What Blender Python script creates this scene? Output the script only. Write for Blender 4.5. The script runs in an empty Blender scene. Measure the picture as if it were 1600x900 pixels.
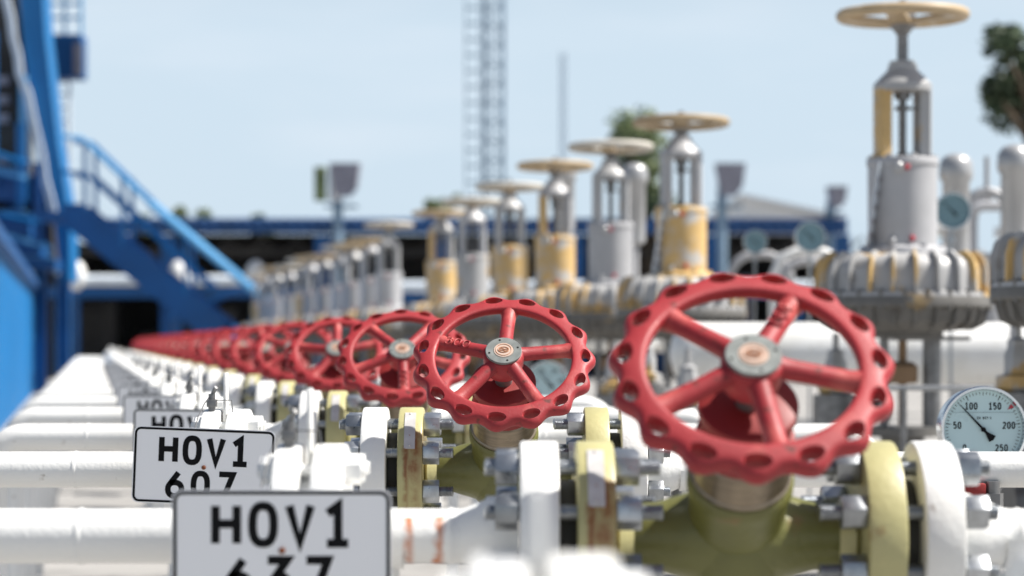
import bpy, bmesh, math, random
from mathutils import Matrix, Vector, Euler, noise
PI = math.pi
R = math.radians
random.seed(7)
S = bpy.context.scene
COL = S.collection

# ------------------------------------------------------------------ camera, sky, sun, exposure
HC = 0.95            # camera height over the gravel
FP = 3556.0          # focal length in photo pixels (80 mm on a 36 mm wide sensor)
VX, VY = 121.0, 536.0
cam_d = bpy.data.cameras.new('camera')
cam = bpy.data.objects.new('camera', cam_d); COL.objects.link(cam)
cam.location = (0, 0, HC); cam.rotation_euler = (R(90), 0, 0)
cam_d.lens = 80.0; cam_d.sensor_width = 36.0
cam_d.shift_y = (VY - 450) / 1600
cam_d.clip_start = 0.05; cam_d.clip_end = 3000
cam_d.dof.use_dof = True; cam_d.dof.focus_distance = 3.48; cam_d.dof.aperture_fstop = 4.1
cam_d.dof.aperture_blades = 9
S.camera = cam

SUN = Vector((0.70, 0.0, 1.0)).normalized()
w = bpy.data.worlds.new('World'); S.world = w; w.use_nodes = True
nt = w.node_tree; nt.nodes.clear()
out = nt.nodes.new('ShaderNodeOutputWorld'); bg = nt.nodes.new('ShaderNodeBackground')
sky = nt.nodes.new('ShaderNodeTexSky'); sky.sky_type = 'NISHITA'; sky.sun_disc = False
sky.sun_elevation = math.asin(SUN.z); sky.sun_rotation = math.atan2(SUN.x, SUN.y)
sky.air_density = 1.0; sky.dust_density = 2.0; sky.ozone_density = 1.0; sky.altitude = 100
# a thin veil of high cloud
tc = nt.nodes.new('ShaderNodeTexCoord'); mp = nt.nodes.new('ShaderNodeMapping')
mp.inputs['Scale'].default_value = (3.0, 3.0, 14.0); mp.inputs['Rotation'].default_value = (0.0, 0.12, 0)
nz = nt.nodes.new('ShaderNodeTexNoise'); nz.inputs['Scale'].default_value = 2.2; nz.inputs['Detail'].default_value = 5
cr = nt.nodes.new('ShaderNodeValToRGB'); cr.color_ramp.elements[0].position = .52; cr.color_ramp.elements[1].position = .80
cr.color_ramp.elements[1].color = (.12, .12, .12, 1)
mx = nt.nodes.new('ShaderNodeMix'); mx.data_type = 'RGBA'
mx.inputs[7].default_value = (13.5, 13.0, 13.4, 1)
nt.links.new(tc.outputs['Generated'], mp.inputs[0]); nt.links.new(mp.outputs[0], nz.inputs[0])
nt.links.new(nz.outputs[0], cr.inputs[0]); nt.links.new(cr.outputs[0], mx.inputs[0])
nt.links.new(mx.outputs[2], bg.inputs[0])
bg.inputs[1].default_value = 0.052
# milky summer haze low over the horizon
sx_ = nt.nodes.new('ShaderNodeSeparateXYZ'); nt.links.new(tc.outputs['Generated'], sx_.inputs[0])
hz = nt.nodes.new('ShaderNodeMapRange'); hz.interpolation_type = 'SMOOTHSTEP'
hz.inputs[1].default_value = .13; hz.inputs[2].default_value = .27; hz.inputs[3].default_value = .92; hz.inputs[4].default_value = 0
hm = nt.nodes.new('ShaderNodeMix'); hm.data_type = 'RGBA'; hm.inputs[7].default_value = (7.75, 9.35, 10.75, 1)
nt.links.new(sx_.outputs[2], hz.inputs[0]); nt.links.new(hz.outputs[0], hm.inputs[0])
nt.links.new(sky.outputs[0], hm.inputs[6]); nt.links.new(hm.outputs[2], mx.inputs[6])
nt.links.new(bg.outputs[0], out.inputs[0])
sd = bpy.data.lights.new('sun', 'SUN'); sd.energy = 5.0; sd.angle = R(0.5); sd.color = (1.0, .96, .90)
sun = bpy.data.objects.new('sun', sd); COL.objects.link(sun)
sun.rotation_euler = SUN.to_track_quat('Z', 'Y').to_euler(); sun.location = (3, 2, 8)
S.view_settings.view_transform = 'Standard'; S.view_settings.look = 'None'
S.view_settings.exposure = 0.74; S.view_settings.gamma = 1.0
S.view_settings.use_curve_mapping = False

# ------------------------------------------------------------------ materials
def mat(name, col, rough=.5, metal=0.0, var=.12, vscale=8.0, bump=.0, bscale=60.0, second=None, smix=(.55, .62),
        sscale=6.0, stretch=(1, 1, 1), dirt=None, dmix=(.6, .75), dscale=25.0, spec=.5, coat=0.0):
    m = bpy.data.materials.new(name); m.use_nodes = True
    t = m.node_tree; b = t.nodes['Principled BSDF']
    b.inputs['Roughness'].default_value = rough; b.inputs['Metallic'].default_value = metal
    b.inputs['Specular IOR Level'].default_value = spec; b.inputs['Coat Weight'].default_value = coat
    co = t.nodes.new('ShaderNodeTexCoord'); mpp = t.nodes.new('ShaderNodeMapping')
    mpp.inputs['Scale'].default_value = stretch
    t.links.new(co.outputs['Object'], mpp.inputs[0])
    def nzt(sc, det=4):
        n = t.nodes.new('ShaderNodeTexNoise'); n.inputs['Scale'].default_value = sc; n.inputs['Detail'].default_value = det
        t.links.new(mpp.outputs[0], n.inputs[0]); return n
    def ramp(n, a, bb):
        r = t.nodes.new('ShaderNodeMapRange'); r.inputs[1].default_value = a; r.inputs[2].default_value = bb
        r.clamp = True; t.links.new(n.outputs[0], r.inputs[0]); return r
    def mix(fac, A, B):
        x = t.nodes.new('ShaderNodeMix'); x.data_type = 'RGBA'
        t.links.new(fac.outputs[0], x.inputs[0])
        for i, v in ((6, A), (7, B)):
            if isinstance(v, tuple): x.inputs[i].default_value = (*v, 1)
            else: t.links.new(v, x.inputs[i])
        return x.outputs[2]
    lo = tuple(c * (1 - var) for c in col); hi = tuple(min(1, c * (1 + var)) for c in col)
    c = mix(ramp(nzt(vscale), .3, .7), lo, hi)
    if second: c = mix(ramp(nzt(sscale, 5), *smix), c, second)
    if dirt: c = mix(ramp(nzt(dscale, 6), *dmix), c, dirt)
    t.links.new(c, b.inputs['Base Color'])
    rr = ramp(nzt(vscale * 2.3), .2, .8); rr.inputs[3].default_value = max(0, rough - .08); rr.inputs[4].default_value = min(1, rough + .1)
    t.links.new(rr.outputs[0], b.inputs['Roughness'])
    if bump:
        bp = t.nodes.new('ShaderNodeBump'); bp.inputs['Strength'].default_value = bump; bp.inputs['Distance'].default_value = .002
        t.links.new(nzt(bscale, 3).outputs[0], bp.inputs['Height']); t.links.new(bp.outputs[0], b.inputs['Normal'])
    m['_bsdf'] = 1
    return m

RUST = (.30, .085, .018)
M = dict(
    red=mat('red_enamel', (.31, .024, .029), .50, var=.18, vscale=11, bump=.22, bscale=330, second=(.46, .085, .075), smix=(.58, .72), sscale=16, dirt=(.12, .022, .018), dmix=(.63, .74), dscale=48, spec=.4),
    red_dark=mat('red_bonnet_paint', (.24, .016, .015), .55, var=.15, bump=.2),
    white=mat('white_gloss_paint', (.80, .80, .78), .38, var=.03, bump=.35, bscale=150, second=(.70, .69, .65), smix=(.50, .70), sscale=4, dirt=(.30, .25, .20), dmix=(.66, .80), dscale=38),
    green=mat('olive_paint', (.47, .435, .21), .42, var=.12, vscale=9, bump=.3, bscale=120, second=(.30, .17, .06), smix=(.66, .76), sscale=18),
    green_body=mat('olive_shaded_paint', (.135, .135, .038), .40, var=.16, vscale=12, bump=.5, bscale=90, second=(.20, .12, .045), smix=(.64, .76), sscale=22),  # olive darkened: shade below the handwheel is painted into the body colour
    steel=mat('zinc_steel', (.40, .42, .44), .32, .85, var=.15, vscale=60, bump=.15),
    steel_dark=mat('dull_steel', (.22, .22, .22), .45, .7, var=.2, vscale=40, bump=.2),
    collar=mat('machined_collar', (.27, .22, .16), .32, .75, var=.25, vscale=20, stretch=(1, 1, 8), bump=.1),
    gasket=mat('dark_gasket', (.035, .034, .03), .6, var=.3),
    sign=mat('sign_white_film', (.90, .90, .91), .35, var=.015, vscale=5),
    black=mat('black_film', (.008, .008, .009), .7, var=.1, spec=.12),
    rust=mat('rust', (.16, .05, .02), .8, var=.35, vscale=60, bump=.4),
    plate=mat('aluminium_plate', (.62, .60, .58), .4, .3, var=.1, vscale=50, second=(.35, .14, .05), smix=(.66, .72), sscale=70),
    hub=mat('hub_washer', (.20, .215, .205), .5, .3, var=.2, vscale=50),
    emblem=mat('emblem_pale', (.50, .38, .31), .5, var=.1),
    emblem_o=mat('emblem_orange', (.44, .20, .10), .5, var=.1),
    silver=mat('silver_paint', (.40, .40, .40), .50, .15, var=.10, vscale=5, second=(.50, .33, .13), smix=(.57, .62), sscale=5, dirt=(.22, .20, .18), dmix=(.62, .78), dscale=12),
    silver_y=mat('worn_yellow_primer', (.60, .40, .16), .5, .0, var=.16, vscale=6, second=(.48, .47, .45), smix=(.50, .62), sscale=9, dirt=(.28, .22, .15), dmix=(.64, .8), dscale=16),
    silver_p=mat('silver_plain', (.43, .43, .44), .48, .12, var=.10, vscale=7, dirt=(.25, .22, .18), dmix=(.66, .8), dscale=12),
    wheel_tan=mat('tan_wheel_paint', (.40, .30, .18), .5, var=.16, vscale=8, dirt=(.62, .58, .5), dmix=(.58, .68), dscale=9),
    chrome=mat('polished_steel', (.66, .67, .68), .2, 1.0, var=.04),
    dial=mat('dial_face', (.50, .66, .68), .3, var=.02),
    dome=mat('pale_dome', (.44, .44, .44), .35, .35, var=.08), dial_far=mat('tinted_dial_glass', (.17, .29, .33), .25, var=.05), wheel_w=mat('chalky_wheel_paint', (.52, .49, .43), .55, var=.15, vscale=8, dirt=(.36, .26, .15), dmix=(.58, .68), dscale=9),
    dial_line=mat('dial_line', (.25, .35, .38), .4, var=.02),
    redmark=mat('red_mark', (.42, .03, .05), .5),
    silver_d=mat('grimy_shaded_casting', (.15, .145, .135), .6, .1, var=.2, vscale=9, second=(.36, .26, .13), smix=(.64, .7), sscale=7, dirt=(.09, .08, .07), dmix=(.56, .7), dscale=14),  # dark grimy casting, with shade under the bells put into its colour
    blue=mat('blue_cladding', (.0, .135, .36), .45, var=.12, vscale=.8),
    blue_d=mat('dark_blue_steel', (.003, .075, .235), .5, var=.2, vscale=1.2),
    blue_l=mat('pale_blue_rail', (.12, .36, .62), .4, var=.1, vscale=2),
    navy=mat('navy_roof_sheet', (.006, .05, .16), .55, var=.25, vscale=1.5),
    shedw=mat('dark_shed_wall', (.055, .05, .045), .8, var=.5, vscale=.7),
    grey=mat('grey_housing', (.26, .25, .29), .5, var=.15, vscale=3),
    brown=mat('brown_crate', (.22, .14, .08), .8, var=.3, vscale=2),
    pale=mat('pale_trim', (.62, .68, .74), .4, var=.1, vscale=2),
    mast_far=mat('hazed_mast_paint', (.42, .52, .62), .6, var=.1, vscale=1),  # distance haze painted in as a paler mast colour
    mast=mat('mast_paint', (.20, .29, .38), .5, var=.2, vscale=1),
    bark=mat('bark', (.10, .075, .05), .9, var=.3, vscale=4, bump=.5, bscale=20),
    leaf=mat('leaf', (.055, .095, .025), .6, var=.45, vscale=1.3),
    leaf_y=mat('leaf_light', (.16, .20, .09), .6, var=.4, vscale=.5),
    leaf_d=mat('leaf_dark', (.06, .09, .045), .6, var=.45, vscale=1.3),
    wroof=mat('white_roof_sheet', (.72, .72, .72), .5, var=.05, vscale=.3),
)
# ground: pale concrete yard with gravel grain
def ground_mat():
    m = mat('pale_yard', (.31, .30, .285), .85, var=.10, vscale=.8, bump=.9, bscale=70, second=(.20, .195, .185), smix=(.52, .66), sscale=2.2, dirt=(.26, .24, .22), dmix=(.60, .72), dscale=55)
    return m
M['ground'] = ground_mat()
M['gravel'] = mat('grey_gravel', (.34, .33, .32), .9, var=.3, vscale=40, bump=1.0, bscale=55)

# paint with rust runs (object coordinates, x = along pipe, z = up)
def rust_runs(name, base, runs, rough=.38, var=.03, colr=(.50, .17, .04, 1), amt=1.0):
    m = mat(name, base, rough, var=var, bump=.35, bscale=150)
    t = m.node_tree; b = t.nodes['Principled BSDF']
    src = b.inputs['Base Color'].links[0].from_socket
    co = t.nodes.new('ShaderNodeTexCoord'); sp = t.nodes.new('ShaderNodeSeparateXYZ')
    t.links.new(co.outputs['Object'], sp.inputs[0])
    n = t.nodes.new('ShaderNodeTexNoise'); n.inputs['Scale'].default_value = 55; n.inputs['Detail'].default_value = 5
    t.links.new(co.outputs['Object'], n.inputs[0])
    def math_(op, a, bb, c=None):
        x = t.nodes.new('ShaderNodeMath'); x.operation = op
        for i, v in enumerate((a, bb) + ((c,) if c is not None else ())):
            if isinstance(v, (int, float)): x.inputs[i].default_value = v
            else: t.links.new(v, x.inputs[i])
        return x.outputs[0]
    wob = math_('MULTIPLY', math_('SUBTRACT', n.outputs[0], .5), .014)
    tot = None
    for (x0, hw, ztop) in runs:
        dx = math_('ABSOLUTE', math_('SUBTRACT', math_('ADD', sp.outputs[0], wob), x0), 0)
        a = math_('SUBTRACT', 1.0, math_('DIVIDE', dx, hw))
        a = math_('MAXIMUM', a, 0)
        a = math_('MULTIPLY', a, math_('LESS_THAN', sp.outputs[2], math_('ADD', ztop, wob)))
        z2 = math_('MULTIPLY', math_('SUBTRACT', ztop, sp.outputs[2]), 5.0); fade = math_('MAXIMUM', math_('SUBTRACT', 1.0, z2), .45)
        a = math_('MULTIPLY', math_('MULTIPLY', a, fade), math_('ADD', math_('MULTIPLY', n.outputs[0], 2.0), -.15))
        tot = a if tot is None else math_('MAXIMUM', tot, a)
    mr = t.nodes.new('ShaderNodeMapRange'); mr.inputs[1].default_value = .12; mr.inputs[2].default_value = .75; mr.inputs[4].default_value = .85*amt
    t.links.new(tot, mr.inputs[0])
    x = t.nodes.new('ShaderNodeMix'); x.data_type = 'RGBA'
    t.links.new(mr.outputs[0], x.inputs[0]); t.links.new(src, x.inputs[6]); x.inputs[7].default_value = colr
    t.links.new(x.outputs[2], b.inputs['Base Color'])
    return m
M['white_rust'] = rust_runs('white_paint_rust_runs', (.80, .80, .78), [(-.358, .0085, .022), (-.325, .0095, .024)], colr=(.52, .145, .03, 1), amt=1.15)
def tone(m, lo, hi):       # each casting weathered to its own shade
    t = m.node_tree; b = t.nodes['Principled BSDF']; src = b.inputs['Base Color'].links[0].from_socket
    oi = t.nodes.new('ShaderNodeObjectInfo'); mr = t.nodes.new('ShaderNodeMapRange'); mr.inputs[3].default_value = lo; mr.inputs[4].default_value = hi
    h = t.nodes.new('ShaderNodeHueSaturation'); t.links.new(oi.outputs['Random'], mr.inputs[0]); t.links.new(mr.outputs[0], h.inputs['Value'])
    t.links.new(src, h.inputs['Color']); t.links.new(h.outputs[0], b.inputs['Base Color'])
tone(M['steel'], .65, 1.2); tone(M['wheel_tan'], .75, 1.2); tone(M['silver_p'], .8, 1.12); tone(M['green'], .85, 1.08)
M['green_rust'] = rust_runs('olive_paint_rust_runs', (.47, .435, .21), [(-.144, .022, .070), (-.160, .010, .045)], .42, .12, colr=(.22, .085, .025, 1), amt=1.15)

# ------------------------------------------------------------------ mesh builder
class MB:
    def __init__(s): s.v = []; s.f = []; s.mi = []; s.cur = 0
    def add(s, vs, fs, m=None):
        o = len(s.v)
        if m is not None: vs = [m @ Vector(p) for p in vs]
        s.v += [tuple(p) for p in vs]
        s.f += [tuple(i + o for i in f) for f in fs]; s.mi += [s.cur] * len(fs)
    def box(s, x0, x1, y0, y1, z0, z1, m=None, bev=0):
        b = bev
        if b:
            bm = bmesh.new(); bmesh.ops.create_cube(bm, size=1)
            bmesh.ops.scale(bm, vec=(x1-x0, y1-y0, z1-z0), verts=bm.verts)
            bmesh.ops.translate(bm, vec=((x0+x1)/2, (y0+y1)/2, (z0+z1)/2), verts=bm.verts)
            bmesh.ops.bevel(bm, geom=bm.edges[:], offset=b, segments=2, profile=.5, affect='EDGES')
            bm.verts.index_update()
            s.add([v.co.copy() for v in bm.verts], [[v.index for v in f.verts] for f in bm.faces], m); bm.free(); return s
        vs = [(x, y, z) for x in (x0, x1) for y in (y0, y1) for z in (z0, z1)]
        s.add(vs, [(0, 1, 3, 2), (4, 6, 7, 5), (0, 4, 5, 1), (2, 3, 7, 6), (0, 2, 6, 4), (1, 5, 7, 3)], m); return s
    def lathe(s, prof, m=None, seg=32, cap0=True, cap1=True, ph=0):
        """profile of (radius, height) turned round local z"""
        vs = []; fs = []; n = len(prof)
        for (r, h) in prof:
            for k in range(seg):
                a = 2 * PI * k / seg + ph; vs.append((r * math.cos(a), r * math.sin(a), h))
        for i in range(n - 1):
            for k in range(seg):
                k2 = (k + 1) % seg
                fs.append((i*seg + k, i*seg + k2, (i+1)*seg + k2, (i+1)*seg + k))
        if cap0: fs.append(tuple(reversed(range(seg))))
        if cap1: fs.append(tuple((n-1)*seg + k for k in range(seg)))
        s.add(vs, fs, m); return s
    def tube(s, pts, r, seg=10, closed=False, caps=True, m=None):
        pts = [Vector(p) for p in pts]; n = len(pts)
        rs = r if isinstance(r, (list, tuple)) else [r] * n
        vs = []; fs = []; up = None
        for i, p in enumerate(pts):
            if closed: t = (pts[(i+1) % n] - pts[i-1])
            else: t = (pts[min(i+1, n-1)] - pts[max(i-1, 0)])
            t.normalize()
            if up is None:
                up = Vector((0, 0, 1)) if abs(t.z) < .9 else Vector((0, 1, 0))
            u = (up - t * up.dot(t)).normalized(); up = u; v = t.cross(u)
            for k in range(seg):
                a = 2 * PI * k / seg; vs.append(p + (u * math.cos(a) + v * math.sin(a)) * rs[i])
        rng = n if closed else n - 1
        for i in range(rng):
            j = (i + 1) % n
            for k in range(seg):
                k2 = (k + 1) % seg; fs.append((i*seg+k, i*seg+k2, j*seg+k2, j*seg+k))
        if caps and not closed:
            fs.append(tuple(reversed(range(seg)))); fs.append(tuple((n-1)*seg+k for k in range(seg)))
        s.add(vs, fs, m); return s
    def prism(s, poly, y0, y1, m=None):
        """polygon in xz, thickness along y"""
        n = len(poly)
        vs = [(x, y0, z) for x, z in poly] + [(x, y1, z) for x, z in poly]
        fs = [tuple(range(n)), tuple(reversed(range(n, 2*n)))] + [(i, i+n, (i+1) % n + n, (i+1) % n) for i in range(n)]
        s.add(vs, fs, m); return s
    def sphere(s, c, r, seg=20, sc=(1, 1, 1), m=None):
        n = seg // 2; vs = []; fs = []
        for i in range(n + 1):
            a = PI * i / n
            for k in range(seg):
                b = 2 * PI * k / seg
                vs.append((c[0] + r*sc[0]*math.sin(a)*math.cos(b), c[1] + r*sc[1]*math.sin(a)*math.sin(b), c[2] + r*sc[2]*math.cos(a)))
        for i in range(n):
            for k in range(seg):
                k2 = (k+1) % seg; fs.append((i*seg+k, (i+1)*seg+k, (i+1)*seg+k2, i*seg+k2))
        s.add(vs, fs, m); return s
    def mesh(s, name, mats, smooth=35, weld=True):
        me = bpy.data.meshes.new(name); me.from_pydata(s.v, [], s.f)
        if not isinstance(mats, (list, tuple)): mats = [mats]
        for q in mats: me.materials.append(q)
        me.polygons.foreach_set('material_index', s.mi)
        bm = bmesh.new(); bm.from_mesh(me)
        if weld: bmesh.ops.remove_doubles(bm, verts=bm.verts, dist=1e-6)
        bmesh.ops.recalc_face_normals(bm, faces=bm.faces)
        bm.to_mesh(me); bm.free()
        if smooth:
            me.shade_smooth(); me.set_sharp_from_angle(angle=R(smooth))
        return me
def put(name, me, parent=None, mtx=None, label=None, cat=None, group=None, kind=None):
    o = bpy.data.objects.new(name, me); COL.objects.link(o)
    if parent: o.parent = parent
    if mtx is not None: o.matrix_local = mtx
    if label: o['label'] = label
    if cat: o['category'] = cat
    if group: o['group'] = group
    if kind: o['kind'] = kind
    return o
def thing(name, loc, label, cat, group=None, rot=(0, 0, 0)):
    o = bpy.data.objects.new(name, None); COL.objects.link(o); o.empty_display_size = .05
    o.location = loc; o.rotation_euler = rot; o['label'] = label; o['category'] = cat
    if group: o['group'] = group
    return o
def copy_thing(root, loc, label, group=None, skip=()):
    r = root.copy(); COL.objects.link(r); r.location = loc; r['label'] = label
    if group: r['group'] = group
    for ch in list(root.children):
        if ch.name.split('.')[0] in skip: continue
        c = ch.copy(); COL.objects.link(c); c.parent = r
        for g in list(ch.children):
            if g.name.split('.')[0] in skip: continue
            d = g.copy(); COL.objects.link(d); d.parent = c
    return r
T = Matrix.Translation
def RX(a): return Matrix.Rotation(a, 4, 'X')
def RY(a): return Matrix.Rotation(a, 4, 'Y')
def RZ(a): return Matrix.Rotation(a, 4, 'Z')
AX = RY(R(90))      # local z -> world x
def P(px, py, d):   # where a point seen at (px,py) stands, d metres off
    return Vector(((px - 800) / FP * d, d, HC + (VY - py) / FP * d))
ORD = ['nearest', 'second', 'third', 'fourth', 'fifth', 'sixth', 'seventh', 'eighth', 'ninth', 'tenth', 'eleventh', 'twelfth',
       'thirteenth', 'fourteenth', 'fifteenth', 'sixteenth', 'seventeenth', 'eighteenth', 'nineteenth', 'twentieth',
       'twenty-first', 'twenty-second', 'twenty-third', 'twenty-fourth', 'twenty-fifth']

# ------------------------------------------------------------------ stroke lettering
def oval(cx, cy, rx, ry, n=24, p=2.6, a0=0, a1=360):
    o = []
    for k in range(n + (0 if a1 - a0 == 360 else 1)):
        a = R(a0 + (a1 - a0) * k / n); c, s_ = math.cos(a), math.sin(a)
        o.append((cx + rx * math.copysign(abs(c) ** (2/p), c), cy + ry * math.copysign(abs(s_) ** (2/p), s_)))
    return o
G = {
 'H': [([(0, 0), (0, 1)], 0), ([(.6, 0), (.6, 1)], 0), ([(.0, .52), (.6, .52)], 0)],
 'O': [(oval(.3, .5, .3, .5), 1)],
 '0': [(oval(.3, .5, .3, .5), 1)],
 'V': [([(0, 1), (.3, 0), (.6, 1)], 0)],
 '1': [([(.04, .80), (.33, 1.0), (.33, 0)], 0), ([(.02, 0), (.62, 0)], 0)],
 '6': [([(.44, 1.0), (.16, .62)] + oval(.3, .29, .3, .29, 20, 2.2, 150, 510), 0)],
 '7': [([(0, 1), (.6, 1), (.22, 0)], 0)],
 '3': [([(.02, 1), (.56, 1), (.28, .60)] + oval(.28, .30, .30, .30, 12, 2.2, 75, -90) + [(.1, .02), (0, .10)], 0)],
 'r3': [(oval(.27, .75, .27, .25, 10, 2.2, 150, -75) + oval(.27, .26, .30, .26, 12, 2.2, 80, -150), 0)],
 '2': [([(.02, .8), (.12, .96), (.3, 1), (.5, .93), (.58, .75), (.5, .55), (0, 0), (.6, 0)], 0)],
 '5': [([(.55, 1), (.08, 1), (.05, .58), (.3, .64)] + oval(.28, .32, .30, .32, 10, 2.2, 80, -100) + [(.02, .1)], 0)],
 '8': [(oval(.3, .75, .25, .25), 1), (oval(.3, .26, .3, .26), 1)],
 'E': [([(.55, 1), (0, 1), (0, 0), (.55, 0)], 0), ([(0, .52), (.45, .52)], 0)],
 'N': [([(0, 0), (0, 1), (.6, 0), (.6, 1)], 0)],
 '-': [([(.1, .45), (.5, .45)], 0)],
}
def ribbon(mb, pts, wd, closed, y0, y1, m):
    n = len(pts); L = []; Rr = []
    P2 = [Vector((a, b)) for a, b in pts]
    for i in range(n):
        a = P2[i-1] if (closed or i > 0) else None
        b = P2[(i+1) % n] if (closed or i < n-1) else None
        d1 = (P2[i] - a).normalized() if a is not None else None
        d2 = (b - P2[i]).normalized() if b is not None else None
        if d1 is None: d1 = d2
        if d2 is None: d2 = d1
        t = (d1 + d2)
        if t.length < 1e-4: t = d1
        t.normalize(); nn = Vector((-t.y, t.x)); k = max(.45, abs(nn.dot(Vector((-d1.y, d1.x)))))
        L.append(P2[i] + nn * wd / 2 / k); Rr.append(P2[i] - nn * wd / 2 / k)
    vs = []
    for i in range(n):
        for q in (L[i], Rr[i]):
            vs.append((q.x, y0, q.y)); vs.append((q.x, y1, q.y))
    fs = []
    for i in range(n if closed else n - 1):
        j = (i + 1) % n; A = i * 4; B = j * 4
        fs += [(A, B, B+2, A+2), (A+1, A+3, B+3, B+1), (A, A+1, B+1, B), (A+2, B+2, B+3, A+3)]
    if not closed:
        fs += [(0, 2, 3, 1), ((n-1)*4, (n-1)*4+1, (n-1)*4+3, (n-1)*4+2)]
    mb.add(vs, fs, m)
def text(mb, s, cx, top, h, wd, pitch, y0, y1, stroke, m=None):
    """lettering in the xz plane facing -y; wd = outer width, h = outer height"""
    n = len(s); x = cx - (pitch * (n - 1) + wd) / 2; q = 0
    for ch in s:
        if ch != ' ':
            for pts, cl in G[ch]:
                pp = [(x + stroke/2 + p[0] / .6 * (wd - stroke), top - h + stroke/2 + p[1] * (h - stroke)) for p in pts]
                ribbon(mb, pp, stroke, cl, y0 - .00004 * (q % 5), y1, m); q += 1
        x += pitch

# ------------------------------------------------------------------ ground
def sheet(name, x0, x1, y0, y1, z, material, **k):
    mb = MB(); mb.add([(x0, y0, z), (x1, y0, z), (x1, y1, z), (x0, y1, z)], [(0, 1, 2, 3)])
    return put(name, mb.mesh(name, material, 0), kind='structure')
sheet('ground', -1500, 1500, -40, 2500, 0, M['ground'])
mb = MB(); n = 12
mb.add([(-.82 - .191*d - s_, d, .004) for d in (3, 62) for s_ in (3.0, .0)], [(0, 1, 3, 2)])
put('gravel_path', mb.mesh('gravel_path', M['gravel'], 0), kind='structure')

# ------------------------------------------------------------------ the metering lines
ZA = HC - .213          # height of the pipe axis
ROW = .0                # depth of line 1 set below
def line_pos(n):        # n = 1 is the nearest in view
    x = .245 - .2585 * (n - 1) if n < 3 else -.483 - .2443 * (n - 4)
    return Vector((x, 2.51 + 1.32 * (n - 1), ZA))
NL = 22

# --- meshes
def flange(x0, x1, r=.105, hub=None, bevel=.0035, seg=56):
    """a round flange lying across the x axis"""
    p = [(.028, x0), (r - bevel, x0), (r - bevel*.3, x0 + bevel*.3), (r, x0 + bevel), (r, x1 - bevel), (r - bevel*.3, x1 - bevel*.3), (r - bevel, x1), (.028, x1)]
    mb = MB(); mb.lathe(p, AX, seg); return mb
def stud(x0, x1, r=.0085, pitch=.0024):
    p = [(r * .7, x0), (r, x0 + .0015)]; x = x0 + .0015
    while x < x1 - pitch - .0015:
        p += [(r, x + pitch*.25), (r*.86, x + pitch*.55), (r*.86, x + pitch*.75)]; x += pitch; p += [(r, x)]
    p += [(r, x1 - .0015), (r*.7, x1)]
    mb = MB(); mb.lathe(p, AX, 12); return mb
def nut(x0, x1, r=.0195):
    c = .003
    mb = MB()
    bm = bmesh.new(); bmesh.ops.create_cone(bm, cap_ends=True, segments=6, radius1=r, radius2=r, depth=x1 - x0)
    bmesh.ops.bevel(bm, geom=bm.edges[:], offset=.0014, segments=2, profile=.5, affect='EDGES')
    bm.verts.index_update()
    mb.add([v.co.copy() for v in bm.verts], [[v.index for v in f.verts] for f in bm.faces], T(((x0+x1)/2, 0, 0)) @ AX)
    bm.free(); return mb
ME = {}
ME['stud'] = stud(-.275, -.083).mesh('stud_bolt', M['steel'], 30)
ME['nut_out'] = nut(-.263, -.2385).mesh('nut', M['steel'], 25)
ME['nut_in'] = nut(-.1335, -.1065).mesh('nut', M['steel'], 25)
BOLT_R = .083

# --- handwheel
def rim_mesh():
    NT, NPH = 300, 24
    mb = MB(); vs = []; fs = []
    for i in range(NT):
        th = 2*PI*i/NT
        bul = math.cos(15 * (th - PI/15 - 0))       # bulge at each hole; spokes at th = 0, 72 ...
        for k in range(NPH):
            ph = 2*PI*k/NPH; c, s_ = math.cos(ph), math.sin(ph)
            e = 2/3.0
            if s_ < 0: s_ *= 1.0
            cx = math.copysign(abs(c)**e, c) * .0168; cz = math.copysign(abs(s_)**e, s_) * (.0098 if s_ > 0 else .0105)
            outer = max(0, c) ** 1.0
            r = .1256 + cx + outer * .0054 * bul
            z = cz - .004 * (c + .2) + outer * 0 + (-.0018 * bul * outer if s_ < 0 else 0)
            # the inner edge leans in below
            vs.append((r * math.cos(th), r * math.sin(th), z))
    for i in range(NT):
        j = (i+1) % NT
        for k in range(NPH):
            k2 = (k+1) % NPH; fs.append((i*NPH+k, j*NPH+k, j*NPH+k2, i*NPH+k2))
    mb.add(vs, fs); me = mb.mesh('rim_tmp', M['red'], 0)
    cut = MB()
    for h in range(15):
        th = PI/15 + h*2*PI/15; m = RZ(th) @ T((.1318, 0, 0))
        for z0, z1, k0, k1 in ((-.03, .03, 1, 1),):
            ring = []
            n = 20; v2 = []
            for z, kk in ((-.05, 1.0), (.0, .95), (.0062, 1.0), (.0090, 1.20), (.05, 3.0)):
                for q in range(n):
                    a = 2*PI*q/n; v2.append((( .0078*kk)*math.cos(a), .0138*min(kk, 1.2)*math.sin(a), z))
            f2 = [tuple(reversed(range(n))), tuple(4*n + q for q in range(n))]
            for L_ in range(4):
                for q in range(n): f2.append((L_*n+q, L_*n+(q+1) % n, (L_+1)*n+(q+1) % n, (L_+1)*n+q))
            cut.add(v2, f2, m)
    cme = cut.mesh('cut_tmp', M['red'], 0)
    a = bpy.data.objects.new('a', me); b = bpy.data.objects.new('b', cme); COL.objects.link(a); COL.objects.link(b)
    md = a.modifiers.new('x', 'BOOLEAN'); md.operation = 'DIFFERENCE'; md.object = b; md.solver = 'EXACT'
    bpy.context.view_layer.update()
    dg = bpy.context.evaluated_depsgraph_get()
    res = bpy.data.meshes.new_from_object(a.evaluated_get(dg)); res.name = 'rim'
    bpy.data.objects.remove(a); bpy.data.objects.remove(b)
    res.shade_smooth(); res.set_sharp_from_angle(angle=R(38))
    return res
ME['rim'] = rim_mesh()
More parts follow.
